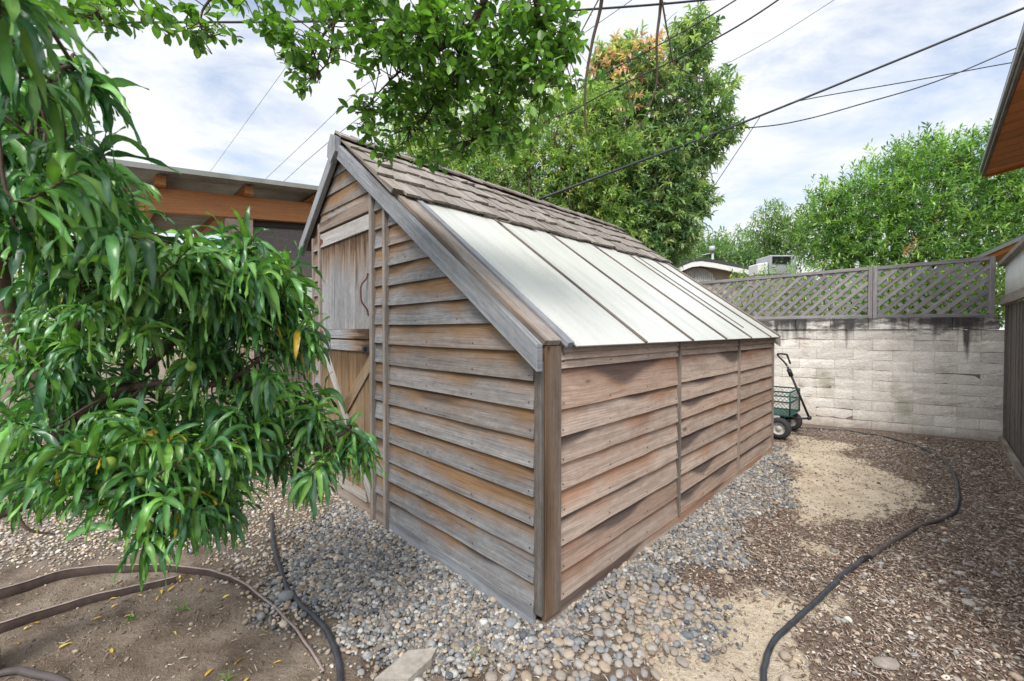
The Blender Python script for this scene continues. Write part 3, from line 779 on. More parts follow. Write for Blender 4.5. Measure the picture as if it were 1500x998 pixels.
# roof carcass
sl_n = np.array([0, -SL, 1]) / math.hypot(SL, 1)
def rp(s, t, off=0.0): return np.array([s, t, roofz(t)]) + sl_n * off
def slope_slab(q, s0, s1, t0, t1, off, th, **k):
    """board lying on the front slope, running up it"""
    q.slab(rp(s0, t0, off), rp(s0, t1, off), rp(s1, t1, off), rp(s1, t0, off), -sl_n * th, **k)
part('rake_rafter', 'trim', lambda q: slope_slab(q, -.009, .100, -.04, 1.98, -.006, .03))
part('rake_trim', 'barge', lambda q: slope_slab(q, .106, .150, -.068, 1.5, .006, .03))
part('rear_rafter', 'trim', lambda q: slope_slab(q, LEN - .085, LEN - .02, -.05, 1.98, -.006, .05))
part('rear_barge', 'rail', lambda q: q.slab((LEN - .018, RT + .02, RZ), (LEN - .018, -.07, ZE - .01), (LEN - .018, -.07, ZE - .115), (LEN - .018, RT + .02, RZ - .12), (.03, 0, 0)))
core('roof_sheathing', [rp(.11, 1.2, -.06), rp(LEN - .1, 1.2, -.06), rp(LEN - .1, RT, -.06), rp(.11, RT, -.06)], tuple(sl_n * .03))
core('rear_roof_sheathing', [(0, 2.80, RZ - .03 - .78 * SB), (0, RT, RZ - .02), (LEN, RT, RZ - .02), (LEN, 2.80, RZ - .03 - .78 * SB)], (0, 0, -.02))
# glazing: six translucent panels and the dark strips between them
m, nt, b, out = newmat('frosted_glazing')
tcn = N(nt, 'ShaderNodeTexCoord').outputs['Object']
gn = noise(nt, mapping(nt, tcn, (1.2, .6, .6)), 1.3, 6, .6)
gcol = ramp(nt, gn, [(.3, (.52, .53, .49)), (.7, (.61, .615, .58))])
spk = ramp(nt, math_(nt, 'MULTIPLY_ADD', noise(nt, mapping(nt, tcn, (14, 1.2, 1.2)), 1.0, 5, .65), .6, math_(nt, 'MULTIPLY', noise(nt, tcn, 70, 4, .7), .4)), [(.40, .84), (.52, 1), (.62, .97), (.68, .78)])
nt.links.new(mix(nt, 1, gcol, spk, 'MULTIPLY'), b.inputs['Base Color']); b.inputs['Roughness'].default_value = .34
b.inputs['Specular IOR Level'].default_value = .45
nt.links.new(bump(nt, noise(nt, tcn, 2.2, 3), .12, .03), b.inputs['Normal'])
M['glaze'] = m
edges = [.162, .81, 1.462, 2.114, 2.766, 3.405, LEN - .09]
for a, b_ in zip(edges[:-1], edges[1:]):
    part('glazing_panel', 'glaze', lambda q: slope_slab(q, a + .004, b_ - .004, -.075, 1.35, .004 + random.random() * .002, .006), 0)
for e_ in edges[1:]:
    part('glazing_bar', 'fence', lambda q: slope_slab(q, e_ - .011, e_ + .011, -.078, 1.34, .012, .014))
part('glazing_bar', 'fence', lambda q: slope_slab(q, 2.97, 2.98, .05, 1.34, .011, .010))
part('eave_fascia', 'trim', lambda q: q.slab((.142, -.014, 1.234), (LEN - .09, -.014, 1.234), (LEN - .09, -.014, 1.2), (.142, -.014, 1.2), (0, .02, 0)))
# shingles
mb = MB()
def shingle_row(t_b, t_t, front=True, raise_=.027):
    s = -.055
    while s < LEN + .03:
        wd = random.uniform(.065, .16); e_ = min(s + wd, LEN + .045)
        jb = random.gauss(0, .010); th = random.uniform(.012, .021); cu = random.gauss(.001, .005)
        rn = (random.random(), random.random(), random.random())
        if front:
            p0 = rp(s + .002, t_b + jb, raise_ + th); p1 = rp(e_ - .002, t_b + jb + random.gauss(0, .004), raise_ + th + cu)
            q0 = rp(s + .002, t_t, .016); q1 = rp(e_ - .002, t_t, .016); nn = sl_n
        else:
            nb = np.array([0, SB, 1]) / math.hypot(SB, 1)
            bz = lambda t: RZ - (t - RT) * SB
            p0 = np.array([s + .002, t_b + jb, bz(t_b + jb)]) + nb * (raise_ + th); p1 = np.array([e_ - .002, t_b + jb, bz(t_b + jb)]) + nb * (raise_ + th + cu)
            q0 = np.array([s + .002, t_t, bz(t_t)]) + nb * .016; q1 = np.array([e_ - .002, t_t, bz(t_t)]) + nb * .016; nn = nb
        # grain runs up the slope; thick butt, feather head
        ou, ov = random.random() * 30, random.random() * 30; L = np.linalg.norm(q0 - p0); W = np.linalg.norm(p1 - p0)
        m0, m1 = (p0 + q0) / 2 + nn * random.gauss(-.002, .003), (p1 + q1) / 2 + nn * random.gauss(-.002, .003)
        for (A, B, C, D, u0, u1) in ((p0, p1, m1, m0, 0, L / 2), (m0, m1, q1, q0, L / 2, L)):
            mb.face([A, B, C, D] if front else [B, A, D, C], [(ou + u0, ov), (ou + u0, ov + W), (ou + u1, ov + W), (ou + u1, ov)], [(0, .05 + .5 * u0 / L), (0, .05 + .5 * u0 / L), (0, .05 + .5 * u1 / L), (0, .05 + .5 * u1 / L)], rn)
        lo0, lo1 = p0 - nn * th, p1 - nn * th
        for fc in ([lo0, lo1, p1, p0], [lo0, p0, m0, q0], [p1, lo1, q1, m1], [lo1, lo0, q0, q1]):
            mb.face(fc, [(ou, ov), (ou, ov + W), (ou + th, ov + W), (ou + th, ov)], [(0, .9)] * 4, rn)
        s = e_ + random.uniform(0, .004)
for (tb_, tt_) in ((1.165, 1.60), (1.365, 1.80), (1.575, 1.96), (1.785, 2.01)): shingle_row(tb_, tt_)
shingle_row(1.185, 1.6, True, .006)
for (tb_, tt_) in ((2.83, 2.5), (2.62, 2.25), (2.40, 2.08), (2.20, 2.0)): shingle_row(tb_, tt_, False)
# ridge caps
s = -.06
while s < LEN + .03:
    e_ = s + random.uniform(.11, .17); h = random.uniform(.0, .012)
    mb.slab((s, RT - .10, roofz(RT - .10) + .062 + h), (e_, RT - .10, roofz(RT - .10) + .056 + h), (e_, RT + .01, RZ + .058 + h), (s, RT + .01, RZ + .063 + h), (0, 0, .016))
    mb.slab((s, RT + .012, RZ + .068 + h), (e_, RT + .012, RZ + .060 + h), (e_, RT + .11, RZ - .02 + h), (s, RT + .11, RZ - .015 + h), (0, 0, .016))
    s = e_
mb.build('shingle_roof', M['shingle'], shed)

# ------------------------------------------------------------------ block wall, lattice, side fence
WC = np.array([5.76, 4.94]); WD = np.array([-.865, .50]); WD /= np.linalg.norm(WD); WN = np.array([-WD[1], WD[0]]) * -1  # WN faces the yard
if WN @ (-WC) < 0: WN = -WN
wang = math.atan2(WD[1], WD[0])
# local frame: x along the wall (leftwards), y = -90deg side
wl = lambda o: None
m, nt, b, out = newmat('painted_block')
pz = N(nt, 'ShaderNodeTexCoord').outputs['Object']
sx = N(nt, 'ShaderNodeSeparateXYZ'); nt.links.new(pz, sx.inputs[0])
rn = N(nt, 'ShaderNodeAttribute', attribute_name='rnd').outputs['Color']
sr = N(nt, 'ShaderNodeSeparateColor'); nt.links.new(rn, sr.inputs[0])
n1 = noise(nt, pz, 4, 6, .6); n2 = noise(nt, pz, 40, 5, .65)
c = ramp(nt, n1, [(.28, (.60, .54, .475)), (.5, (.80, .75, .68)), (.72, (.86, .83, .775))])
vm = math_(nt, 'MULTIPLY_ADD', sr.outputs[0], .22, .88)
c = mix(nt, 1, c, N(nt, 'ShaderNodeCombineColor', inp={0: vm, 1: vm, 2: vm}).outputs[0], 'MULTIPLY')
c = mix(nt, .6, c, ramp(nt, n2, [(.3, .78), (.6, 1.06)]), 'MULTIPLY')
dr = noise(nt, mapping(nt, pz, (6.0, 1, .25)), 1.0, 4, .6)
hh = math_(nt, 'MULTIPLY_ADD', sx.outputs[2], 1.0, -1.0)
drip = ramp(nt, math_(nt, 'ADD', math_(nt, 'MULTIPLY', dr, 1.05), math_(nt, 'MULTIPLY', hh, .62)), [(.70, 0), (.86, .9)])
c = mix(nt, drip, c, (.055, .05, .05))
top = ramp(nt, math_(nt, 'ADD', sx.outputs[2], math_(nt, 'MULTIPLY', math_(nt, 'SUBTRACT', n1, .5), .22)), [(0, 0), (1, 1)])
n9 = noise(nt, mapping(nt, pz, (3.5, 1, 9)), 1.0, 6, .68)
tp = N(nt, 'ShaderNodeMapRange', inp={0: math_(nt, 'ADD', sx.outputs[2], math_(nt, 'MULTIPLY', math_(nt, 'SUBTRACT', n9, .5), .85)), 1: 1.27, 2: 1.44, 3: 0.0, 4: .9}).outputs[0]
c = mix(nt, tp, c, (.05, .045, .045))
moss = ramp(nt, noise(nt, mapping(nt, pz, (1.5, 1, .7)), 1.3, 4), [(.60, 0), (.72, .5)])
c = mix(nt, moss, c, (.24, .24, .13))
ft = N(nt, 'ShaderNodeMapRange', inp={0: math_(nt, 'ADD', sx.outputs[2], math_(nt, 'MULTIPLY', n1, .12)), 1: .06, 2: .2, 3: .5, 4: 0.0}).outputs[0]
c = mix(nt, ft, c, (.20, .15, .115))
nt.links.new(c, b.inputs['Base Color']); b.inputs['Roughness'].default_value = .9; b.inputs['Specular IOR Level'].default_value = .2
nt.links.new(bump(nt, math_(nt, 'ADD', n2, math_(nt, 'MULTIPLY', n1, 1.2)), .6, .02), b.inputs['Normal'])
M['block'] = m
wall = empty('block_wall', (WC[0], WC[1], 0), wang)
# in this local frame +x runs leftwards along the wall and the yard lies at +y or -y
ys_ = 1 if (np.array([-math.sin(wang), math.cos(wang)]) @ WN) > 0 else -1
tag(wall, 'off white painted block wall with black water streaks under its cap', 'wall')
mb = MB(); H0 = .134
for k in range(10):
    x0 = -.05 if k % 2 == 0 else -.25
    while x0 < 9.5:
        x1 = x0 + .40
        a, b_ = max(x0, -.05) + .0015, min(x1, 9.5) - .0015
        z0, z1 = k * H0 - .03 + .0014 + random.gauss(0, .0012), (k + 1) * H0 - .03 - .0014 + random.gauss(0, .0012)
        dd = random.gauss(0, .0022)
        if b_ - a > .03:
            # slumped block: belly pushed out
            zs_ = np.linspace(z0, z1, 4); bul = [0, .0035, .0035, 0]
            rn_ = (random.random(), random.random(), random.random())
            nxs = 4
            xs_ = np.linspace(a, b_, nxs + 1)
            gridp = [[(xq + (0 if i in (0, nxs) else 0), ys_ * (dd + bul[j] * (.7 if i in (0, nxs) else 1) + random.gauss(0, .0012)), zq + (random.gauss(0, .0018) if 0 < i < nxs else 0)) for i, xq in enumerate(xs_)] for j, zq in enumerate(zs_)]
            for j in range(3):
                for i in range(nxs):
                    q4 = [gridp[j][i], gridp[j][i + 1], gridp[j + 1][i + 1], gridp[j + 1][i]]
                    mb.face(q4 if ys_ < 0 else q4[::-1], None, None, rn_)
            per = gridp[0] + [gridp[1][-1], gridp[2][-1]] + gridp[3][::-1] + [gridp[2][0], gridp[1][0]]
            for i in range(len(per)):
                p_, q_ = per[i], per[(i + 1) % len(per)]
                mb.face([p_, q_, (q_[0], -ys_ * .02, q_[2]), (p_[0], -ys_ * .02, p_[2])], None, None, rn_)
        x0 = x1
blocks = mb.build('block_courses', M['block'], wall, 0, False)
mb = MB(); mb.slab((-.048, -ys_ * .085, 1.31), (9.5, -ys_ * .085, 1.31), (9.5, -ys_ * .085, -.1), (-.048, -ys_ * .085, -.1), (0, .16, 0))
mort = mb.build('mortar_core', plain('old_mortar', (.20, .17, .15), .95, 0, .3, 30), wall)
mb = MB()
for k in range(24):
    mb.slab((k * .4 - .0 + .002, -ys_ * .075, 1.462 + random.gauss(0, .002)), (k * .4 + .398, -ys_ * .075, 1.462 + random.gauss(0, .002)), (k * .4 + .398, -ys_ * .075, 1.313), (k * .4 + .002, -ys_ * .075, 1.313), (0, .19, 0))
mb.build('wall_cap', M['block'], wall, .008)

lat = empty('lattice_fence', (WC[0], WC[1], 1.463), wang)
tag(lat, 'grey wooden diagonal lattice fence standing on top of the block wall', 'fence')
def ltop(x): return .728 - .036 * x
def lat_panel(x0, x1):
    f = MB()
    for xx in (x0 + .022, x1 - .022):
        f.slab((xx - .022, -ys_ * .05, 0), (xx - .022, -ys_ * .05, ltop(xx)), (xx + .022, -ys_ * .05, ltop(xx)), (xx + .022, -ys_ * .05, 0), (0, .06, 0))
    f.slab((x0 + .046, -ys_ * .05, ltop(x0) - .002), (x1 - .046, -ys_ * .05, ltop(x1) - .002), (x1 - .046, -ys_ * .05, ltop(x1) - .046), (x0 + .046, -ys_ * .05, ltop(x0) - .046), (0, .055, 0))
    f.slab((x0 + .046, -ys_ * .05, .046), (x1 - .046, -ys_ * .05, .046), (x1 - .046, -ys_ * .05, .003), (x0 + .046, -ys_ * .05, .003), (0, .055, 0))
    fr = f.build('lattice_frame', M['lattice'], lat, .003)
    for sgn, dy in ((1, .004), (-1, -.010)):
        q = MB(); step = .108 * math.sqrt(2) * .94
        cc = x0 - 1.2
        while cc < x1 + 1.2:
            # line x = cc + sgn*z
            zz = np.linspace(.035, .74, 140); xx = cc + sgn * zz
            ok = (xx > x0 + .04) & (xx < x1 - .04) & (zz < ltop(xx) - .03)
            if ok.sum() > 6:
                i0, i1 = np.nonzero(ok)[0][[0, -1]]
                wv = np.array([1, 0, -sgn]) / math.sqrt(2) * .045
                q.prism((xx[i0], -ys_ * (.05 + dy), zz[i0]), (xx[i1], -ys_ * (.05 + dy), zz[i1]), wv, (0, .008, 0))
            cc += step
        q.build('lattice_slats', M['lattice'], fr)
lat_panel(.03, 1.15); lat_panel(1.155, 3.55); lat_panel(3.555, 5.95); lat_panel(5.955, 8.35)

FD = np.array([-.711, -.703]); FD /= np.linalg.norm(FD)
fang = math.atan2(FD[1], FD[0])
fen = empty('board_fence', (WC[0] + .05, WC[1] - .03, 0), fang)     # +x runs towards the camera
fy = 1 if np.array([-math.sin(fang), math.cos(fang)]) @ np.array([-1.0, .6]) > 0 else -1   # side of the yard
tag(fen, 'dark weathered board fence with a white corrugated strip under its top rail', 'fence')
q = MB(); x0 = .085
while x0 < 5.4:
    wd = random.uniform(.125, .145)
    dd = random.gauss(0, .004)
    q.slab((x0, fy * (-.012 + dd), .0), (x0, fy * (-.012 + dd), 1.60), (x0 + wd - .006, fy * (-.012 + dd), 1.60), (x0 + wd - .006, fy * (-.012 + dd), .0), (0, .018, 0)); x0 += wd
q.build('fence_boards', M['fence'], fen, .002)
def fpart(name, mat, fn, bev=.003): mb = MB(); fn(mb); return mb.build(name, M[mat], fen, bev)
for px_ in (.0, 2.4, 4.8):
    fpart('fence_post', 'fence', lambda q: q.slab((px_, fy * -.03, -.05), (px_, fy * -.03, 2.06), (px_ + .085, fy * -.03, 2.06), (px_ + .085, fy * -.03, -.05), (0, .09, 0)))
fpart('fence_rail', 'rail', lambda q: q.slab((.0, fy * .036, 1.69), (5.4, fy * .036, 1.66), (5.4, fy * .036, 1.575), (.0, fy * .036, 1.60), (0, .04, 0)))
fpart('top_rail', 'rail', lambda q: q.slab((-.05, fy * -.0, 2.115), (5.4, fy * -.0, 2.085), (5.4, fy * .0, 2.045), (-.05, fy * .0, 2.065), (0, .14, 0)))
fpart('kick_board', 'rail', lambda q: q.slab((.03, fy * .030, .062), (5.4, fy * .030, .075), (5.4, fy * .030, -.06), (.03, fy * .030, -.06), (0, .038, 0)))
# corrugated white panel
P_ = []; cs_ = np.arange(.09, 5.4, .0125)
V = np.array([(xx, fy * (.012 + .012 * math.sin(xx * 2 * math.pi / .075)), zz) for xx in cs_ for zz in (1.66, 2.06)])
Fq = np.array([(2 * i, 2 * i + 2, 2 * i + 3, 2 * i + 1) for i in range(len(cs_) - 1)])
pn = bulk('corrugated_panel', V, Fq, plain('white_corrugated_plastic', (.62, .64, .63), .4, 0, .12, 6), fen)
sm = pn.modifiers.new('thick', 'SOLIDIFY'); sm.thickness = .003

# ------------------------------------------------------------------ garden cart
CO = (gnd(1138, 643)[:2] + gnd(1161, 630)[:2]) / 2
cart = empty('garden_cart', (CO[0], CO[1], 0), R(-45))    # +x = forward (towards the fence), +y = across
tag(cart, 'green mesh garden cart with black tyres parked behind the shed by the wall', 'cart')
fw = R(-45)
def cpart(name, mat, tubes, n=6):
    tb = TB()
    for p_, r_ in tubes: tb.add(np.array(p_, float), r_, n)
    return tb.build(name, M[mat], cart)
bx0, bx1, bw, zf, zt_ = -.92, .10, .255, .275, .56
rails = []
for zz in (zf, (zf + zt_) / 2 + .02, zt_):
    for yy in (-bw, bw): rails.append(([(bx0, yy, zz), (bx1, yy, zz)], .010))
    for xx in (bx0, bx1): rails.append(([(xx, -bw, zz), (xx, bw, zz)], .010))
for xx in (bx0, (bx0 + bx1) / 2, bx1):
    for yy in (-bw, bw): rails.append(([(xx, yy, zf), (xx, yy, zt_)], .010))
cpart('bed_frame', 'green', rails)
mesh = []
st = .045
for i in range(-30, 60):
    for sgn in (1, -1):
        for yy in (-bw, bw):
            zz = np.linspace(zf, zt_, 20); xx = bx0 + i * st + sgn * (zz - zf)
            ok = (xx >= bx0) & (xx <= bx1)
            if ok.sum() > 2:
                ii = np.nonzero(ok)[0][[0, -1]]; mesh.append(([(xx[ii[0]], yy, zz[ii[0]]), (xx[ii[1]], yy, zz[ii[1]])], .0018))
        for xq in (bx0, bx1):
            zz = np.linspace(zf, zt_, 20); yy_ = -bw + i * st + sgn * (zz - zf)
            ok = (yy_ >= -bw) & (yy_ <= bw)
            if ok.sum() > 2:
                ii = np.nonzero(ok)[0][[0, -1]]; mesh.append(([(xq, yy_[ii[0]], zz[ii[0]]), (xq, yy_[ii[1]], zz[ii[1]])], .0018))
cpart('mesh_sides', 'green', mesh, 3)
mb = MB(); mb.slab((bx0, bw, zf - .006), (bx1, bw, zf - .006), (bx1, -bw, zf - .006), (bx0, -bw, zf - .006), (0, 0, .006)); mb.build('mesh_floor', M['green'], cart)
cpart('axle', 'green', [([(0, -.30, .125), (0, .30, .125)], .012), ([(-.75, -.30, .125), (-.75, .30, .125)], .012), ([(0, -.1, .125), (0, -.1, zf)], .012), ([(0, .1, .125), (0, .1, zf)], .012), ([(-.75, -.1, .125), (-.75, -.1, zf)], .012), ([(-.75, .1, .125), (-.75, .1, zf)], .012)])
cpart('drawbar', 'iron', [([(0, 0, .2), (.25, 0, .235)], .013), ([(.25, -.035, .24), (.25, .035, .24)], .022)], 8)
hb = np.array([.25, 0, .24]); ht = np.array([.02, -.02, .86])
tb = TB(); tb.add([hb, hb + (ht - hb) * .99], .013, 8)
dirn = (ht - hb) / np.linalg.norm(ht - hb); side = np.array([.95, -.3, 0])
g0 = ht
tb.add(smooth_path([g0, g0 + dirn * .05 - side * .015, g0 + dirn * .12 - side * .055, g0 + dirn * .155 - side * .05, g0 + dirn * .155 + side * .045, g0 + dirn * .13 + side * .055, g0 + dirn * .03 + side * .05], 5), .011, 8)
tb.add([hb + (ht - hb) * .80, hb + (ht - hb) * .94], .026, 6)
tb.build('pull_handle', M['iron'], cart)
def lathe(profile, n=28, axis=1):
    V = []; k = len(profile)
    for i in range(n):
        a = 2 * math.pi * i / n
        for (r_, h_) in profile: V.append((r_ * math.cos(a), h_, r_ * math.sin(a)))
    Fq = [(i * k + j, i * k + j + 1, ((i + 1) % n) * k + j + 1, ((i + 1) % n) * k + j) for i in range(n) for j in range(k - 1)]
    return np.array(V), np.array(Fq)
tyre = [(.072, -.04), (.085, -.046), (.105, -.044), (.120, -.032), (.127, -.012), (.127, .012), (.120, .032), (.105, .044), (.085, .046), (.072, .04)]
rimp = [(.075, -.038), (.068, -.03), (.062, -.012), (.03, -.010), (.022, -.034), (.012, -.036), (.0005, -.036)]
rimp = rimp + [(.0005, .036), (.012, .036), (.022, .034), (.03, .010), (.062, .012), (.068, .03), (.075, .038)]
for xx in (0, -.75):
    for yy in (-.30, .30):
        v_, f_ = lathe(tyre); o = bulk('wheel', v_, f_, M['rubber'], cart); o.location = (xx, yy, .127)
        v_, f_ = lathe(rimp); bulk('rim', v_, f_, M['rim'], o)

# ------------------------------------------------------------------ hoses and edging
def gpath(lst, r):
    P = np.array([gnd(*p) for p in lst]); P = smooth_path(P, 8)
    P[:, 0] += .010 * fbm(P[:, 0], P[:, 1], 9, 91, 3); P[:, 1] += .010 * fbm(P[:, 0], P[:, 1], 9, 95, 3)
    P[:, 2] = gh(P[:, 0], P[:, 1]) + r * 1.05
    return P
def hose(name, lst, r, mat, label, cat='hose'):
    tb = TB(); P = gpath(lst, r); tb.add(P, r, 10); o = tb.build(name, M[mat]); tag(o, label, cat); return o, P
hp_, P = hose('drip_hose', [(1165, 626), (1250, 633), (1330, 650), (1383, 675), (1402, 710), (1402, 745), (1385, 760), (1340, 773), (1300, 798), (1265, 820), (1230, 850), (1190, 890), (1150, 925), (1125, 955), (1117, 1000), (1118, 1100)], .0118, 'hose', 'long black drip hose snaking across the sand and wood chips beside the shed')
k = int(np.argmin(np.hypot(P[:, 0] - gnd(1266, 819)[0], P[:, 1] - gnd(1266, 819)[1])))
k2 = int(np.argmin(np.hypot(P[:, 0] - gnd(1390, 757)[0], P[:, 1] - gnd(1390, 757)[1])))
tb = TB(); tb.add(P[k2:k + 1], .0124, 10); tb.build('dusty_section', M['hosebrown'], hp_)
tb = TB(); tb.add(P[k - 2:k + 2], .0155, 10); tb.build('hose_coupling', M['iron'], hp_)
hose('garden_hose', [(398, 752), (400, 790), (408, 830), (425, 870), (470, 915), (492, 955), (499, 1000), (496, 1060)], .0120, 'hose', 'black hose curving out from under the peach leaves past the curved edging')
hose('garden_hose', [(-120, 1005), (0, 985), (40, 982), (80, 988), (104, 1004), (112, 1040)], .013, 'hosebrown', 'dusty brown hose loop poking into the dry soil in the near left corner')
hose('pipe_end', [(278, 812), (288, 802), (300, 790)], .016, 'acgrey', 'short grey pipe end lying behind the curved edging under the leaves', 'pipe')
def edging(lst, h0, h1, label):
    P = np.array([gnd(*p) for p in lst]); P = smooth_path(P, 10); n = len(P)
    T = np.gradient(P[:, :2], axis=0); T /= np.linalg.norm(T, axis=1)[:, None]; Nn = np.stack([-T[:, 1], T[:, 0]], -1)
    hs = np.linspace(h0, h1, n)
    g = gh(P[:, 0], P[:, 1])
    V = []
    for i in range(n):
        for (sd_, zz) in ((-.0035, -.05), (-.0035, hs[i]), (-.0025, hs[i] + .0015), (.0025, hs[i] + .0015), (.0035, hs[i]), (.0035, -.05)):
            V.append((P[i, 0] + Nn[i, 0] * sd_, P[i, 1] + Nn[i, 1] * sd_, g[i] + zz))
    Fq = [(i * 6 + j, i * 6 + (j + 1) % 6, (i + 1) * 6 + (j + 1) % 6, (i + 1) * 6 + j) for i in range(n - 1) for j in range(6)]
    Fq += [(0, 1, 4, 5), (1, 2, 3, 4), ((n - 1) * 6 + 5, (n - 1) * 6 + 4, (n - 1) * 6 + 1, (n - 1) * 6), ((n - 1) * 6 + 4, (n - 1) * 6 + 3, (n - 1) * 6 + 2, (n - 1) * 6 + 1)]
    eo = tag(bulk('lawn_edging', V, Fq, M['edging'], None, None, False), label, 'edging')
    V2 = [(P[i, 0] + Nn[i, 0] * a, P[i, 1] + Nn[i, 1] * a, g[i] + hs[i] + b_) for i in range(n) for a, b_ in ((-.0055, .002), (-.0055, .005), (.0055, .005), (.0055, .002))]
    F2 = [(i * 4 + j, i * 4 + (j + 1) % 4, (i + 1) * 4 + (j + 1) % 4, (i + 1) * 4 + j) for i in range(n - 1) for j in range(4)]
    bulk('lit_lip', V2, F2, M['lip'], eo, None, False)  # added top flange, coloured pale as if catching sky light
edging([(-300, 905), (-100, 890), (0, 872), (100, 844), (190, 835), (270, 838), (330, 850), (385, 878), (425, 912), (452, 945), (474, 978)], .062, .006, 'brown curved edging band sweeping round the tree basin and down to the gravel')
edging([(-300, 990), (-120, 952), (0, 918), (90, 890), (180, 868), (258, 850)], .052, .03, 'inner straight length of dark brown edging crossing the dry tree basin')

# ------------------------------------------------------------------ leaves
def leaf_arrays(base, dirn, length, width, droop, tint, segs=5, shape='lance', fold=.25, wave=0.0, roll=None, mid=1.25):
    """vectorised leaves: midrib bends towards the ground, sides folded up, edges wavy"""
    n = len(base); dirn = dirn / np.linalg.norm(dirn, axis=1)[:, None]
    P = base.copy(); Dv = dirn.copy()
    down = np.array([0, 0, -1.0])
    up = np.zeros((n, 3)); up[:, 2] = 1
    up += RNG.normal(0, .35, (n, 3)) if roll is None else RNG.normal(0, roll, (n, 3))
    V = np.zeros((n, segs + 1, 3, 3)); C = np.zeros((n, segs + 1, 3, 3))
    ph = RNG.uniform(0, 6.28, n)
    for i in range(segs + 1):
        t = i / segs
        if shape == 'lance': wd = math.sin(math.pi * min(1, .04 + t * .96) ** .72) ** .9 * (1 - .25 * t)
        elif shape == 'oval': wd = math.sin(math.pi * (.05 + .95 * t) ** .9) ** .62
        else: wd = math.sin(math.pi * (.06 + .94 * t) ** .8) ** .8
        if i == segs: wd = .04
        S = np.cross(Dv, up); S /= np.linalg.norm(S, axis=1)[:, None] + 1e-6
        U = np.cross(S, Dv)
        hw = (width * wd * .5)[:, None]
        wv = (wave * width * np.sin(ph + t * 13))[:, None] if wave else 0
        V[:, i, 0] = P - S * hw + U * (hw * fold + wv); V[:, i, 1] = P; V[:, i, 2] = P + S * hw + U * (hw * fold - wv)
        C[:, i, 0] = tint; C[:, i, 2] = tint; C[:, i, 1] = tint * mid
        P = P + Dv * (length / segs)[:, None]
        Dv = Dv + down * (droop / segs)[:, None]; Dv /= np.linalg.norm(Dv, axis=1)[:, None]
    k = (segs + 1) * 3
    f = []
    for i in range(segs):
        for j in (0, 1): f.append((i * 3 + j, i * 3 + j + 1, i * 3 + j + 4, i * 3 + j + 3))
    Fq = (np.array(f)[None] + (np.arange(n) * k)[:, None, None]).reshape(-1, 4)
    return V.reshape(-1, 3), Fq, C.reshape(-1, 3)
def rand_dirs(n):
    v = RNG.normal(size=(n, 3)); return v / np.linalg.norm(v, axis=1)[:, None]
def shoot_leaves(base, axis, slen, nl, spread=.9):
    """leaf bases and directions spiralled round each shoot; base, axis: n x 3"""
    B = []; Dd = []
    n = len(base)
    axis = axis / np.linalg.norm(axis, axis=1)[:, None]
    ref = np.where(np.abs(axis[:, 2:3]) < .9, np.array([[0, 0, 1.0]]), np.array([[1.0, 0, 0]]))
    s = np.cross(axis, ref); s /= np.linalg.norm(s, axis=1)[:, None]; q = np.cross(axis, s)
    ph = RNG.uniform(0, 6.28, n)
    for k in range(nl):
        f = (k + .5) / nl
        a = ph + k * 2.4
        rad = s * np.cos(a)[:, None] + q * np.sin(a)[:, None]
        B.append(base + axis * (slen * f)[:, None])
        Dd.append(axis * (.35 + .5 * f) + rad * spread + RNG.normal(0, .15, (n, 3)))
    return np.concatenate(B), np.concatenate(Dd)

# ---- peach tree in the left foreground
pt = np.array([-2.05, 1.55])
peach = empty('peach_tree', (pt[0], pt[1], 0))
tag(peach, 'peach tree with long drooping glossy leaves and small green fruit in the left foreground', 'tree')
T0 = np.array([pt[0], pt[1], 0.0]); LP = lambda a: np.array(a) - T0      # into the tree's own frame
crotch = np.array([-1.98, 1.50, .62])
tb = TB(); tb.add(smooth_path([LP((pt[0], pt[1], -.05)), LP((-2.04, 1.54, .25)), LP(crotch)], 6), np.linspace(.085, .065, 13), 12, .12)
tb.build('trunk', M['barkpeach'], peach)
limbs = [
    ([crotch, at(-60, 720, 1.45), at(70, 668, 1.45), at(95, 620, 1.45), at(60, 560, 1.45), at(25, 490, 1.42), at(5, 400, 1.35), at(20, 300, 1.2), at(60, 215, 1.1)], .045, .012),
    ([at(95, 620, 1.45), at(170, 570, 1.5), at(240, 515, 1.5), at(310, 430, 1.5), at(370, 400, 1.5)], .022, .006),
    ([at(60, 560, 1.45), at(120, 470, 1.35), at(210, 400, 1.3), at(285, 355, 1.28)], .02, .006),
    ([at(70, 668, 1.45), at(140, 590, 1.4), at(230, 562, 1.4), at(330, 560, 1.45), at(410, 500, 1.55)], .02, .005),
    ([at(70, 668, 1.45), at(180, 690, 1.4), at(300, 660, 1.45), at(400, 650, 1.55), at(490, 640, 1.6), at(515, 625, 1.62)], .022, .005),
    ([crotch, at(-40, 760, 1.5), at(20, 745, 1.4), at(90, 720, 1.35), at(190, 720, 1.3), at(260, 730, 1.3)], .03, .006),
    ([at(5, 400, 1.35), at(-20, 250, 1.1), at(-30, 150, .9), at(-30, 90, .8)], .016, .004),
    ([at(20, 745, 1.4), at(40, 775, 1.38), at(80, 783, 1.38)], .008, .002),
    ([at(20, 300, 1.2), at(70, 130, .95), at(110, 100, .9)], .01, .003),
]
tb = TB()
allp = []
for P_, r0, r1 in limbs:
    P_ = smooth_path([LP(p) for p in P_], 6); tb.add(P_, np.linspace(r0, r1, len(P_)), 8, .15); allp.append(P_)
allp = np.concatenate(allp)
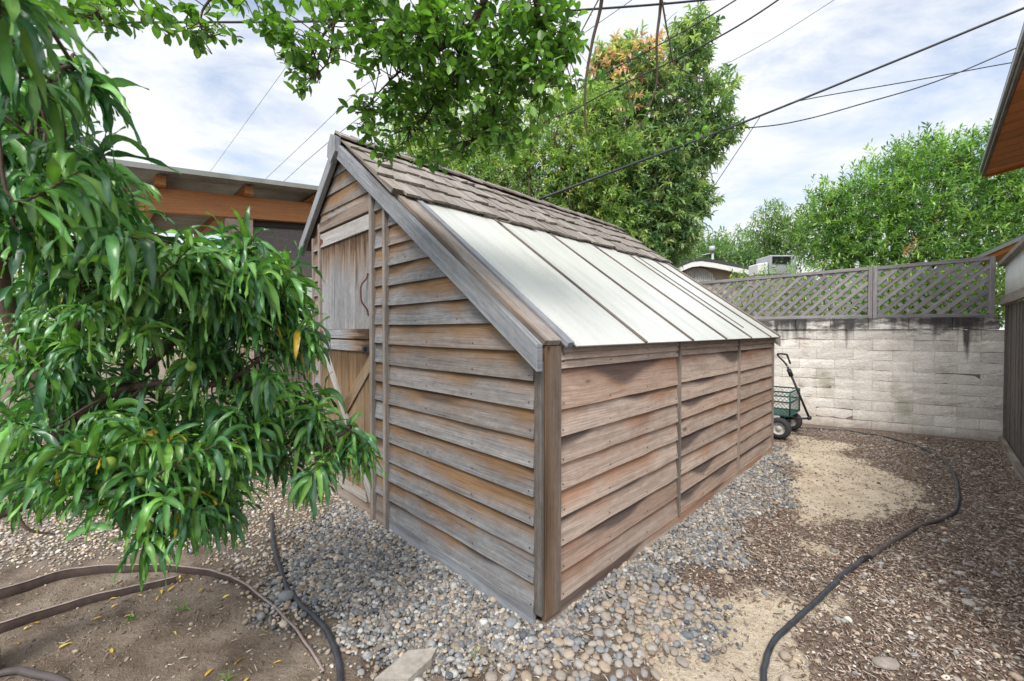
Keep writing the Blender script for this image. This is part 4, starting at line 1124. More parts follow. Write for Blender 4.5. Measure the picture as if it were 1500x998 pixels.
# clumps of shoots: px, py, radius px, depth, spread in depth, how many shoots
clumps = [
    (10, 20, 35, .6, .05, 3), (50, 160, 55, 1.08, .1, 8), (20, 80, 40, .85, .06, 4), (110, 108, 14, .92, .02, 2),
    (40, 240, 60, 1.05, .12, 10), (110, 275, 60, 1.15, .12, 12), (50, 330, 60, 1.15, .12, 10), (150, 330, 45, 1.2, .1, 8), (100, 380, 55, 1.3, .15, 7),
    (205, 385, 34, 1.25, .1, 8), (280, 390, 40, 1.3, .1, 11), (160, 430, 45, 1.35, .1, 8), (220, 470, 45, 1.4, .1, 8), (300, 500, 45, 1.45, .1, 9), (90, 520, 50, 1.4, .1, 7), (160, 640, 40, 1.4, .1, 6), (350, 540, 40, 1.5, .1, 7), (420, 500, 26, 1.58, .05, 6), (340, 385, 35, 1.35, .1, 8), (250, 400, 50, 1.35, .12, 8), (310, 430, 45, 1.4, .1, 9),
    (390, 430, 36, 1.5, .1, 10), (415, 465, 24, 1.55, .08, 7), (360, 470, 40, 1.5, .1, 6), (420, 515, 18, 1.6, .05, 3),
    (30, 450, 50, 1.4, .12, 5), (120, 470, 50, 1.45, .12, 4), (40, 560, 50, 1.45, .12, 7), (110, 580, 55, 1.45, .1, 8), (30, 650, 45, 1.4, .1, 7),
    (180, 590, 50, 1.45, .1, 7), (190, 510, 35, 1.5, .1, 3), (270, 560, 50, 1.5, .1, 5), (230, 640, 55, 1.4, .1, 10), (310, 620, 50, 1.45, .1, 9), (380, 590, 40, 1.55, .1, 6),
    (430, 600, 30, 1.6, .08, 4), (400, 640, 40, 1.55, .08, 8), (470, 630, 28, 1.6, .06, 7), (515, 640, 14, 1.62, .03, 4), (450, 690, 24, 1.55, .05, 4), (500, 670, 14, 1.6, .03, 2),
    (150, 680, 50, 1.35, .1, 8), (90, 690, 45, 1.35, .1, 6), (230, 700, 45, 1.35, .1, 9), (300, 690, 45, 1.4, .1, 8), (250, 745, 34, 1.32, .06, 6), (300, 740, 26, 1.35, .05, 4), (340, 720, 24, 1.4, .05, 3), (225, 790, 14, 1.3, .03, 2), (190, 740, 30, 1.3, .05, 3), (20, 700, 40, 1.38, .06, 4), (355, 665, 24, 1.45, .05, 4)]
SB_, SA_, SL_ = [], [], []
for (px_, py_, r_, d_, sd_, n_) in clumps:
    for _ in range(int(n_ * .92 + .5)):
        a = random.uniform(0, 6.283); rr = r_ * math.sqrt(random.random())
        tip = LP(at(px_ + rr * math.cos(a), py_ + rr * math.sin(a) * .85, d_ + random.gauss(0, sd_)))
        j = int(np.argmin(((allp - tip) ** 2).sum(1) + .02 * RNG.random(len(allp))))
        root = allp[j]
        ax = tip - root; ax = ax / (np.linalg.norm(ax) + 1e-6)
        ax = ax * .6 + np.array([.25, -.05, .25]) + RNG.normal(0, .45, 3); ax /= np.linalg.norm(ax)
        sl_ = random.uniform(.07, .17)
        st_ = tip - ax * sl_ * .5
        tb.add(smooth_path([root, (root + st_) / 2 + np.array([0, 0, .012 * random.random()]), st_, st_ + ax * sl_], 4), np.linspace(.0045, .0018, 13), 5)
        SB_.append(st_); SA_.append(ax); SL_.append(sl_)
tb.build('branches', M['barkpeach'], peach)
SB_, SA_, SL_ = np.array(SB_), np.array(SA_), np.array(SL_)
bs, ds = shoot_leaves(SB_, SA_, SL_, 19)
n = len(bs)
base_c = np.array([(.06, .165, .05), (.075, .20, .045), (.045, .135, .055), (.13, .27, .045), (.10, .24, .045)])
tint = base_c[RNG.integers(0, 5, n)] * RNG.uniform(.6, 1.35, n)[:, None]
yel = (RNG.random(n) < .004) & (bs[:, 1] + pt[1] > 1.15); tint[yel] = (.45, .30, .02)
lg = RNG.uniform(.07, .155, n)
ds[:, 2] += .25
v_, f_, c_ = leaf_arrays(bs, ds, lg, lg * RNG.uniform(.135, .185, n), RNG.uniform(.7, 4.6, n), tint, 10, 'lance', .50, .17, roll=.6, mid=1.55)
bulk('foliage', v_, f_, leafmat('peach_leaf', .28, .33, 1.08, spec=.65), peach, c_)
# fruit
mf, nt, b, out = newmat('green_peach')
pz = N(nt, 'ShaderNodeTexCoord').outputs['Object']
nt.links.new(ramp(nt, noise(nt, pz, 25, 4), [(.3, (.16, .27, .035)), (.7, (.27, .37, .07))]), b.inputs['Base Color']); b.inputs['Roughness'].default_value = .6
for (px_, py_, d_) in ((161, 679, 1.2), (204, 705, 1.22), (216, 712, 1.24), (183, 722, 1.22), (188, 718, 1.26), (213, 771, 1.22), (398, 593, 1.42), (280, 537, 1.3)):
    sv, sf = ico(3); sv = sv.copy(); r_ = .0150 if px_ != 161 else .0175
    sv = sv * r_ * np.array([1, 1, 1.1]); ang_ = np.arctan2(sv[:, 1], sv[:, 0]); sv[:, :2] *= (1 - .08 * np.exp(-(ang_ + 1.2) ** 2 / .03))[:, None]
    o = bulk('peach', sv, sf, mf, peach); o.location = LP(at(px_, py_, d_)); o.rotation_euler = (random.gauss(0, .3), random.gauss(0, .3), 0)

# ---- tree whose branch hangs in from above
ob = np.array([.9, -1.6])
over = empty('overhanging_tree', (ob[0], ob[1], 0))
tag(over, 'tree with small rounded bright green leaves whose branches hang into the top of the view', 'tree')
T1 = np.array([ob[0], ob[1], 0]); LO = lambda a: np.array(a) - T1
tb = TB()
fork = np.array([.8, -1.45, 2.2])
tb.add(smooth_path([LO((ob[0], ob[1], -.05)), LO((.88, -1.55, 1.2)), LO(fork)], 6), np.linspace(.11, .085, 13), 12, .1)
tb.build('trunk', M['bark'], over)
tb = TB(); allp = []
hubp = at(760, -260, 1.45)
ob_l = [
    ([fork, (.6, -.4, 3.0), hubp], .06, .03),
    ([hubp, at(740, -90, 1.6), at(700, 20, 1.75), at(650, 70, 1.8), at(600, 90, 1.8)], .02, .004),
    ([hubp, at(780, -60, 1.6), at(790, 40, 1.75), at(800, 100, 1.8), at(790, 140, 1.8)], .018, .004),
    ([hubp, at(660, -120, 1.6), at(560, -30, 1.7), at(490, 30, 1.75), at(450, 90, 1.75)], .018, .003),
    ([at(660, -120, 1.6), at(500, -90, 1.6), at(360, -40, 1.65), at(300, 10, 1.7), at(295, 55, 1.7)], .012, .002),
    ([at(500, -90, 1.6), at(300, -100, 1.5), at(200, -50, 1.5), at(150, 5, 1.5), at(145, 30, 1.5)], .012, .002),
    ([at(700, 20, 1.75), at(680, 90, 1.8), at(640, 150, 1.85), at(600, 190, 1.9)], .009, .002),
    ([at(700, 20, 1.75), at(730, 100, 1.8), at(720, 170, 1.85), at(690, 210, 1.85)], .009, .002),
    ([at(600, 90, 1.8), at(560, 130, 1.85), at(530, 165, 1.88)], .005, .0015),
    ([at(490, 30, 1.75), at(480, 90, 1.74), at(452, 118, 1.73)], .005, .0015),
    ([at(790, 40, 1.75), at(830, 90, 1.8), at(800, 125, 1.8)], .008, .003),
    ([hubp, at(870, -120, 1.9), at(882, -10, 2.1), at(868, 60, 2.15), at(858, 120, 2.15), at(857, 180, 2.15), at(862, 200, 2.15)], .013, .003),
    ([hubp, at(960, -140, 1.9), at(968, -10, 2.2), at(962, 60, 2.25), at(962, 120, 2.3), at(950, 160, 2.3), at(935, 190, 2.3)], .012, .002),
    ([at(968, -10, 2.2), at(980, 60, 2.25), at(990, 95, 2.3), at(1030, 115, 2.3), at(1045, 100, 2.3)], .005, .0015),
    ([at(962, 120, 2.3), at(985, 140, 2.3), at(1008, 150, 2.3), at(1010, 170, 2.3)], .004, .0015),
    ([at(882, -10, 2.1), at(850, 50, 2.1), at(835, 85, 2.1)], .004, .0015),
]
for P_, r0, r1 in ob_l:
    P_ = smooth_path([LO(p) for p in P_], 7); tb.add(P_, np.linspace(r0, r1, len(P_)), 7, .15); allp.append(P_)
# bare knotty twigs where the foliage thins out
allp_t = np.concatenate(allp)
allp = np.concatenate(allp[1:11])
cl2 = [(700, 60, 90, 1.75, .12, 60), (620, 70, 70, 1.75, .12, 38), (780, 70, 60, 1.75, .1, 34), (560, 50, 60, 1.75, .1, 24), (690, 150, 75, 1.85, .08, 40), (610, 160, 55, 1.85, .08, 24), (750, 160, 55, 1.85, .08, 18),
       (800, 120, 40, 1.8, .08, 14), (560, 195, 35, 1.9, .06, 12), (640, 205, 40, 1.9, .06, 11), (530, 160, 16, 1.88, .03, 4), (690, 215, 30, 1.85, .04, 5), (500, 30, 50, 1.72, .08, 15), (440, 80, 36, 1.72, .05, 11), (450, 115, 20, 1.72, .04, 5), (400, 10, 40, 1.7, .05, 8),
       (410, 60, 25, 1.72, .04, 5), (340, 15, 35, 1.68, .05, 7), (300, 55, 16, 1.7, .03, 4), (250, 10, 40, 1.6, .05, 8), (160, 12, 45, 1.5, .05, 11), (100, 15, 30, 1.45, .05, 6), (160, 35, 14, 1.5, .03, 2), (830, 60, 25, 1.8, .05, 7), (820, 25, 30, 1.75, .05, 8),
       (640, -10, 120, 1.6, .1, 30), (530, -20, 90, 1.6, .1, 14), (745, 210, 20, 1.85, .03, 3)]
SB_, SA_, SL_ = [], [], []
for (px_, py_, r_, d_, sd_, n_) in cl2:
    for _ in range(int(n_ * (1.8 if px_ > 520 else 1.5))):
        a = random.uniform(0, 6.283); rr = r_ * math.sqrt(random.random())
        tip = LO(at(px_ + rr * math.cos(a), py_ + rr * math.sin(a), d_ + random.gauss(0, sd_)))
        j = int(np.argmin(((allp - tip) ** 2).sum(1) + .02 * RNG.random(len(allp)))); root = allp[j]
        ax = (tip - root); ax /= np.linalg.norm(ax) + 1e-6
        ax = ax * .6 + RNG.normal(0, .5, 3) + np.array([-.1, 0, -.25]); ax /= np.linalg.norm(ax)
        sl_ = random.uniform(.05, .10); st_ = tip - ax * sl_ * .5
        tb.add(smooth_path([root, (root + st_) / 2 + RNG.normal(0, .02, 3), st_, st_ + ax * sl_], 3), np.linspace(.0028, .001, 10), 4)
        SB_.append(st_); SA_.append(ax); SL_.append(sl_)
# side spurs on the bare hanging twigs, with a leaf here and there
bare = allp_t[-95:]
for _ in range(46):
    p_ = bare[RNG.integers(0, len(bare))]; e_ = p_ + RNG.normal(0, .06, 3) + np.array([0, 0, -.03])
    tb.add(smooth_path([p_, (p_ + e_) / 2 + RNG.normal(0, .01, 3), e_], 3), np.linspace(.002, .0008, 7), 4)
tb.build('branches', M['twig'], over)
SB_, SA_, SL_ = np.array(SB_), np.array(SA_), np.array(SL_)
bs, ds = shoot_leaves(SB_, SA_, SL_, 6, .8)
ex = []
for q_ in ((848, 108), (858, 125), (868, 118), (880, 108), (1000, 205), (1030, 195), (950, 170), (905, 140), (920, 165)):
    for _ in range(4): ex.append(LO(at(q_[0] + random.gauss(0, 5), q_[1] + random.gauss(0, 5), 2.2)))
bs = np.concatenate([bs, np.array(ex)]); ds = np.concatenate([ds, RNG.normal(0, .6, (len(ex), 3)) + np.array([0, 0, -.2])])
n = len(bs)
base_c = np.array([(.075, .17, .028), (.10, .21, .032), (.055, .13, .028), (.14, .27, .045)])
tint = base_c[RNG.integers(0, 4, n)] * RNG.uniform(.75, 1.3, n)[:, None]
lg = RNG.uniform(.029, .053, n)
v_, f_, c_ = leaf_arrays(bs, ds, lg, lg * RNG.uniform(.5, .62, n), RNG.uniform(.2, 1.2, n), tint, 5, 'oval', .22, .03, mid=1.2)
bulk('foliage', v_, f_, leafmat('rounded_leaf', .45, .38, 1.25), over, c_)

# ---- background trees
M['leafbg'] = leafmat('broad_crown_leaf', .44, .36, 1.5)
def bg_tree(name, label, base, blobs, nsh, nl, leaf_len, ratio, pal, droop, seg=3, trunk_r=.16, twigs=0, cat='tree', group=None, shape='lance', slen=(.12, .3), shell=.45, tip_pal=None, tip_fn=None, spread=.8, upward=.2, matname='leafbg', limb_mat='bark', squash=1.0):
    b0 = np.array([base[0], base[1], float(gh(base[0], base[1]))])
    root = empty(name, tuple(b0)); tag(root, label, cat, group)
    B = [(at(px_, py_, d_) - b0, r_ / F * d_) for (px_, py_, r_, d_) in blobs]
    ctr = np.mean([q for q, _ in B], 0); low = min(q[2] - r for q, r in B)
    tb = TB()
    fk = np.array([ctr[0] * .5, ctr[1] * .5, max(.4, low * .75)])
    if trunk_r:
        tr = TB(); tr.add(smooth_path([(0, 0, -.1), (fk[0] * .4, fk[1] * .4, fk[2] * .5), fk], 5), np.linspace(trunk_r, trunk_r * .7, 11), 10, .15)
        tr.build('trunk', M[limb_mat], root)
        for (q_, r_) in B:
            mid_ = (fk + q_) / 2 + RNG.normal(0, .12, 3) * np.linalg.norm(q_ - fk) * .5
            tb.add(smooth_path([fk, mid_, q_ - (q_ - fk) / np.linalg.norm(q_ - fk) * r_ * .2, q_ + RNG.normal(0, .3, 3) * r_], 5), np.linspace(trunk_r * .32, trunk_r * .06, 16), 6, .2)
            for _ in range(5):
                e_ = q_ + rand_dirs(1)[0] * r_ * .8
                tb.add(smooth_path([q_, (q_ + e_) / 2 + RNG.normal(0, .15, 3) * r_, e_], 4), np.linspace(trunk_r * .12, trunk_r * .03, 9), 4)
        tb.build('limbs', M[limb_mat], root)
    wts = np.array([r for _, r in B]) ** 2; wts /= wts.sum()
    ch = RNG.choice(len(B), nsh, p=wts)
    cen = np.array([q for q, _ in B])[ch]; rad = np.array([r for _, r in B])[ch]
    dr_ = rand_dirs(nsh); dr_[:, 2] *= squash
    # lumpy: cluster shoot positions into sprays inside each blob
    rr = (shell + (1 - shell) * RNG.random(nsh) ** .7) * (1 + .22 * np.sin(dr_[:, 0] * 7 + ch) * np.cos(dr_[:, 2] * 6 + ch * 2))
    pos_ = cen + dr_ * (rad * rr)[:, None]
    ax = dr_ * .7 + RNG.normal(0, .5, (nsh, 3)) + np.array([0, 0, upward])
    sl_ = RNG.uniform(slen[0], slen[1], nsh)
    bs, ds = shoot_leaves(pos_, ax, sl_, nl, spread)
    n = len(bs); pal = np.array(pal)
    sp_c = np.tile(RNG.integers(0, len(pal), nsh), nl)
    tint = pal[sp_c] * RNG.uniform(.7, 1.3, n)[:, None]
    if tip_pal is not None:
        mk = np.tile(tip_fn(pos_ + b0) & (RNG.random(nsh) < .55), nl); tint[mk] = np.array(tip_pal)[RNG.integers(0, len(tip_pal), mk.sum())]
    lg = RNG.uniform(.7, 1.25, n) * leaf_len
    v_, f_, c_ = leaf_arrays(bs, ds, lg, lg * ratio * RNG.uniform(.85, 1.15, n), RNG.uniform(droop[0], droop[1], n), tint, seg, shape, .3, 0, mid=1.1)
    bulk('crown', v_, f_, M[matname], root, c_)
    return root
DG = [(.14, .22, .10), (.17, .255, .11), (.095, .16, .08), (.235, .31, .14), (.28, .335, .15), (.065, .12, .06)]
YG = [(.19, .285, .085), (.23, .31, .095), (.15, .25, .08), (.28, .325, .11), (.10, .175, .065)]
BGR = [(.125, .235, .065), (.17, .29, .075), (.09, .175, .055), (.23, .345, .095), (.055, .115, .042)]
d0 = 8.6
bg_tree('evergreen_tree', 'tall dark evergreen with drooping leaves and pinkish new tips, right behind the shed roof', (2.1, 9.3),
        [(1012, 62, 30, d0), (1000, 95, 30, d0), (1040, 150, 32, d0), (1062, 190, 18, d0), (1030, 215, 34, d0), (930, 105, 42, d0), (895, 95, 26, d0), (960, 150, 40, d0), (900, 170, 48, d0), (985, 215, 36, d0), (960, 250, 52, d0), (900, 250, 52, d0),
         (985, 300, 42, d0), (1015, 290, 26, d0), (930, 325, 52, d0), (985, 350, 32, d0), (1000, 335, 24, d0), (880, 330, 45, d0), (850, 300, 40, d0), (940, 380, 40, d0)],
        4300, 9, .14, .36, DG, (.6, 1.8), 3, .17, shell=.35, tip_pal=[(.55, .34, .30), (.50, .27, .25), (.46, .40, .18)], tip_fn=lambda p: (p[:, 2] > 6.0 + .5 * np.sin(p[:, 0] * 5)) & (p[:, 0] < 3.1) & (RNG.random(len(p)) < .55), slen=(.12, .26))
bg_tree('yellow_green_tree', 'loose yellow green tree with crooked bare limbs seen over the shingle ridge', (.6, 8.4),
        [(640, 235, 34, 8.0), (690, 235, 36, 8.0), (740, 255, 42, 8.0), (790, 245, 42, 8.0), (835, 215, 40, 7.8), (870, 160, 34, 7.8), (905, 215, 26, 7.8), (830, 285, 42, 8.0), (775, 295, 40, 8.0), (720, 285, 40, 8.0), (660, 270, 38, 8.0), (880, 300, 40, 8.0), (900, 340, 36, 8.0), (860, 250, 34, 7.7), (600, 215, 36, 8.2), (620, 180, 40, 8.4), (690, 180, 44, 8.3), (760, 190, 44, 8.2), (820, 170, 40, 8.2)],
        3800, 8, .105, .32, YG, (.4, 1.5), 3, .12, shell=.3, slen=(.12, .28))
tb = TB()
yt = [o for o in col.objects if o.name == 'yellow_green_tree'][0]
yb = np.array(yt.location)
for P_, r0 in (([at(775, 260, 7.75), at(772, 225, 7.75), at(780, 200, 7.75), at(800, 175, 7.75)], .045), ([at(825, 250, 7.75), at(815, 220, 7.75), at(812, 195, 7.75)], .04), ([at(800, 175, 7.75), at(850, 165, 7.75), at(905, 185, 7.75), at(930, 150, 7.75)], .018), ([at(775, 330, 7.75), at(775, 260, 7.75)], .04), ([at(840, 330, 7.75), at(825, 250, 7.75)], .045), ([at(812, 195, 7.75), at(860, 215, 7.75), at(890, 240, 7.75)], .016)):
    tb.add(smooth_path([p_ - yb for p_ in P_], 5), np.linspace(r0, r0 * .6, 5 * (len(P_) - 1) + 1), 7, .25)
tb.build('bare_limbs', M['bark'], yt)
bg_tree('leafy_tree', 'broad bright green feathery tree spreading above the lattice on the right', (8.5, 10.6),
        [(1215, 335, 40, 10), (1215, 305, 34, 10), (1260, 300, 45, 10), (1250, 345, 45, 10), (1300, 265, 42, 10), (1340, 240, 34, 10), (1330, 300, 52, 10), (1320, 350, 50, 10), (1385, 235, 36, 10), (1400, 280, 50, 10), (1430, 235, 36, 10), (1400, 340, 52, 10), (1460, 290, 50, 10), (1470, 345, 50, 10), (1520, 280, 60, 10), (1540, 340, 60, 10), (1480, 235, 34, 10), (1225, 375, 34, 10), (1280, 390, 40, 10), (1350, 400, 46, 10), (1430, 400, 46, 10), (1240, 425, 40, 10), (1310, 440, 40, 10), (1390, 440, 40, 10), (1460, 440, 44, 10)],
        6400, 9, .118, .36, BGR, (.0, .9), 2, .2, shell=.25, slen=(.18, .42), spread=.7, upward=.55)
bg_tree('sparse_tree', 'thin airy tree with scattered pale leaves left of the broad bright tree', (10.2, 16.5),
        [(1130, 318, 18, 16), (1118, 345, 22, 16), (1150, 350, 28, 16), (1165, 330, 22, 16), (1140, 368, 26, 16), (1180, 365, 28, 16)],
        900, 7, .15, .36, [(.12, .20, .06), (.16, .24, .08), (.10, .17, .06)], (0, .9), 2, .09, shell=.2, slen=(.18, .4), upward=.4)
for i, (px_, py_, r_, d_) in enumerate([(1040, 372, 26, 22), (1075, 366, 30, 24), (1105, 378, 24, 22), (1010, 372, 24, 23)]):
    bb = at(px_, 484, d_)
    bg_tree('distant_tree', ['distant hazy green tree just left of the pole over the neighbouring roof', 'distant tall hazy tree behind the roof vent pole', 'distant rounded tree beside the grey rooftop unit', 'distant dark tree touching the edge of the evergreen'][i], (bb[0], bb[1]),
            [(px_, py_, r_, d_), (px_ - r_ * .6, py_ + 12, r_ * .8, d_), (px_ + r_ * .6, py_ + 12, r_ * .8, d_)], 330, 7, .24, .4, [(.12, .20, .085), (.16, .24, .10), (.09, .16, .07)], (0, 1), 2, .2, shell=.2, slen=(.3, .7))
# shrubs beyond the lattice, and at the back of the yard on the left
for i, (px_, d_, lb) in enumerate([(1130, 8.6, 'yellow green shrub seen through the left end of the lattice'), (1230, 8.2, 'leafy shrub seen through the lattice left of its post'), (1330, 7.8, 'leafy shrub seen through the lattice right of its post'), (1420, 7.4, 'shrub with reddish tips seen through the lattice near the corner')]):
    bb = at(px_, 484, d_)
    bg_tree('shrub', lb, (bb[0], bb[1]), [(px_ - 30, 420, 34, d_), (px_ + 25, 425, 34, d_), (px_, 455, 40, d_), (px_ - 40, 460, 30, d_), (px_ + 45, 462, 30, d_)], 420, 8, .085, .36, YG + BGR[:2], (.2, 1.2), 2, .05, shell=.1, cat='shrub')
for i, (px_, d_, lb) in enumerate([(-120, 8.5, 'shrub at the back of the yard, furthest left behind the peach tree'), (60, 9, 'light green shrub at the back of the yard behind the peach limbs'), (190, 9, 'shrub at the back of the yard nearest the porch')]):
    bb = at(px_, 484, d_)
    bg_tree('shrub', lb, (bb[0], bb[1]), [(px_ - 40, 440, 45, d_), (px_ + 40, 445, 45, d_), (px_, 480, 55, d_), (px_ - 55, 500, 45, d_), (px_ + 55, 500, 45, d_), (px_, 420, 40, d_)], 520, 8, .10, .38, YG + BGR[:3], (.2, 1.2), 2, .06, shell=.1, cat='shrub')
# single reddish shoot above the lattice
bb = at(1333, 395, 6.6)
bg_tree('young_shoot', 'single young shoot with reddish leaves poking above the lattice rail', (bb[0], bb[1]), [(1333, 372, 8, 6.6)], 4, 7, .07, .36, [(.36, .16, .07), (.28, .2, .06)], (.2, 1), 3, .012, cat='shoot', slen=(.1, .2), upward=.8)

# ------------------------------------------------------------------ porch on the left (same direction as the shed)
PO = at(214, 275, 4.2)
porch = empty('screened_porch', (PO[0], PO[1], 0), R(45))      # local +x = away to the right, +y = away to the left
tag(porch, 'screened porch of orange cedar under a corrugated metal roof, behind the shed', 'porch')
def ppart(name, mat, fn, bev=.004): mb = MB(); fn(mb); return mb.build(name, M[mat], porch, bev)
rise = .107
def pz_(x): return rise * x
zb0, zb1 = 2.49, 2.738
ppart('beam', 'cedar', lambda q: q.slab((0, 0, zb1), (4.2, 0, zb1 + pz_(4.2)), (4.2, 0, zb0 + pz_(4.2)), (0, 0, zb0), (0, .075, 0)))
ppart('side_beam', 'cedar', lambda q: q.slab((.02, .04, zb1 - .01), (.02, 3.2, zb1 - .01), (.02, 3.2, zb0), (.02, .04, zb0), (.075, 0, 0)))
for xx in (.10, .86, 1.62, 2.4, 3.2, 4.0):
    ppart('rafter', 'cedar', lambda q: q.slab((xx, -.16, zb1 + pz_(xx) + .092), (xx, 3.2, zb1 + pz_(xx) + .092), (xx, 3.2, zb1 + pz_(xx) + .002), (xx, -.16, zb1 + pz_(xx) + .002), (.085, 0, 0)))
yv = np.arange(-.34, 3.3, .012)
V = []
for xx in (-.52, 4.4):
    for yy in yv: V.append((xx, yy, zb1 + .118 + pz_(xx) + .011 * math.sin(yy * 2 * math.pi / .075)))
k = len(yv); Fq = [(i, i + 1, k + i + 1, k + i) for i in range(k - 1)]
m, nt, b, out = newmat('corrugated_metal')
pzn = N(nt, 'ShaderNodeTexCoord').outputs['Object']
nn_ = noise(nt, pzn, 3, 5, .6)
nt.links.new(ramp(nt, nn_, [(.3, (.20, .20, .17)), (.7, (.36, .36, .33))]), b.inputs['Base Color']); b.inputs['Metallic'].default_value = .65; b.inputs['Roughness'].default_value = .42
M['corr'] = m
rf = bulk('corrugated_roof', V, Fq, m, porch); sm = rf.modifiers.new('thick', 'SOLIDIFY'); sm.thickness = .004
ppart('roof_edge', 'corr', lambda q: q.slab((-.52, -.345, zb1 + .135 + pz_(-.52)), (4.4, -.345, zb1 + .135 + pz_(4.4)), (4.4, -.345, zb1 + .085 + pz_(4.4)), (-.52, -.345, zb1 + .085 + pz_(-.52)), (0, .004, 0)), 0)
def post(x0, x1, mat='oldred'): ppart('post', mat, lambda q: q.slab((x0, .03, 0), (x0, .03, zb0 + pz_(x0)), (x1, .03, zb0 + pz_(x1)), (x1, .03, 0), (0, .09, 0)))
post(.66, .80); post(.803, .93); post(2.35, 2.47); post(3.6, 3.72)
ppart('inner_beam', 'cedar', lambda q: q.slab((.05, 1.9, 2.46), (3.8, 1.9, 2.7), (3.8, 1.9, 2.28), (.05, 1.9, 2.10), (0, .08, 0)))
ppart('header', 'darkvoid', lambda q: q.slab((.93, .05, zb0 + pz_(.93)), (2.35, .05, zb0 + pz_(2.35)), (2.35, .05, zb0 - .07 + pz_(2.35)), (.93, .05, zb0 - .07 + pz_(.93)), (0, .03, 0)))
# pulled-down blind with fine cords, then glass with a mullion, then a boarded lower wall with a rail
m, nt, b, out = newmat('woven_blind')
pzn = N(nt, 'ShaderNodeTexCoord').outputs['Object']
sx = N(nt, 'ShaderNodeSeparateXYZ'); nt.links.new(pzn, sx.inputs[0])
wv = math_(nt, 'FRACT', math_(nt, 'MULTIPLY', sx.outputs[2], 6.6))
ln = ramp(nt, wv, [(.0, 1), (.05, 0)])
cc = mix(nt, math_(nt, 'MULTIPLY', ln, .28), mix(nt, 1, (.13, .112, .105), ramp(nt, noise(nt, pzn, 40, 4), [(.3, .85), (.7, 1.15)]), 'MULTIPLY'), (.4, .37, .34))
nt.links.new(cc, b.inputs['Base Color']); b.inputs['Roughness'].default_value = .7
M['woven'] = m
ppart('blind', 'woven', lambda q: q.slab((.93, .07, zb0 - .07 + pz_(.93)), (2.35, .07, zb0 - .07 + pz_(2.35)), (2.35, .07, 1.995), (.93, .07, 1.995), (0, .01, 0)), 0)
m, nt, b, out = newmat('porch_glass')
b.inputs['Base Color'].default_value = (.62, .70, .60, 1); b.inputs['Roughness'].default_value = .12; b.inputs['Transmission Weight'].default_value = .75; b.inputs['IOR'].default_value = 1.2
M['pglass'] = m
ppart('window', 'pglass', lambda q: q.slab((.93, .10, 1.99), (2.35, .10, 1.99), (2.35, .10, 1.06), (.93, .10, 1.06), (0, .006, 0)), 0)
ppart('mullion', 'blind', lambda q: q.slab((1.36, .085, 1.99), (1.36, .085, 1.06), (1.40, .085, 1.06), (1.40, .085, 1.99), (0, .02, 0)))
ppart('window_rail', 'fence', lambda q: q.slab((.93, .06, 1.07), (2.35, .06, 1.07), (2.35, .06, .98), (.93, .06, .98), (0, .06, 0)))
def lw(q):
    for k in range(6): q.slab((.93, .07, .975 - k * .16), (2.35, .07, .975 - k * .16), (2.35, .07, .82 - k * .16), (.93, .07, .82 - k * .16), (0, .02, 0))
ppart('lower_wall', 'trim', lw, .003)
tb = TB()
for k in range(30): tb.add([(.95 + k * .05, .045, .04), (.95 + k * .05, .045, .98)], .0012, 4)
for k in range(18): tb.add([(.93, .045, .05 + k * .05), (2.38, .045, .05 + k * .05)], .0012, 4)
tb.build('wire_mesh', M['iron'], porch)
ppart('right_wall', 'trim', lambda q: q.slab((2.48, .07, 2.7), (4.2, .07, 2.85), (4.2, .07, 0), (2.48, .07, 0), (0, .02, 0)))

# ------------------------------------------------------------------ neighbouring houses
dN = 13.2
base = at(1060, 484, dN)
nh = empty('neighbour_house', (base[0], base[1], 0))
tag(nh, 'tan house with a white curved gable edge and arched louvre vent beyond the wall', 'house')
NB = np.array([base[0], base[1], 0]); 
def nw(px_, py_, dy=0): return at(px_, py_, dN) - NB + np.array([0, dy, 0])
arc = [(975, 401), (987, 396), (1000, 389), (1013, 384), (1026, 382.5), (1045, 385), (1075, 391), (1105, 397), (1150, 406), (1210, 418)]
mb = MB()
up_ = [nw(a, b_ + 4, .35) for a, b_ in arc]
mb.poly([nw(975, 600, .35)] + up_ + [nw(1210, 600, .35)], (0, .2, 0)); mb.build('wall', M['stucco'], nh)
mb = MB()
for (a, b_), (c_, d_) in zip(arc[:-1], arc[1:]):
    mb.slab(nw(a, b_), nw(c_, d_), nw(c_, d_ + 7.5), nw(a, b_ + 7.5), (0, .08, 0))
mb.build('fascia', M['white'], nh)
mb = MB()
for (a, b_), (c_, d_) in zip(arc[:-1], arc[1:]):
    p0, p1 = nw(a, b_), nw(c_, d_); dn = np.array([0, 6.0, 0])
    mb.slab(p0 + (0, -.06, .05), p1 + (0, -.06, .05), p1 + dn + (0, 0, .05), p0 + dn + (0, 0, .05), (0, 0, .08))
mb.build('roof', M['roofing'], nh)
vent = MB()
oc = []
for k in range(13):
    a = math.pi * k / 12; oc.append(nw(1027 - 26 * math.cos(a), 412 - 21 * math.sin(a), .30))
vent.poly(oc, (0, .03, 0)); vo_ = vent.build('arched_vent', M['darkvoid'], nh)
vb = MB()
for k in range(17):
    xx = 1003 + k * 3.0; tpy = 412 - 21 * math.sqrt(max(0, 1 - ((xx - 1027) / 26) ** 2))
    if tpy < 410: vb.slab(nw(xx, tpy, .27), nw(xx + 1.5, tpy, .27), nw(xx + 1.5, 412, .27), nw(xx, 412, .27), (0, .04, 0))
vb.build('louvre', M['white'], vo_)
tb = TB(); tb.add(smooth_path(oc, 2), .04, 6); tb.build('vent_trim', M['stucco'], vo_)
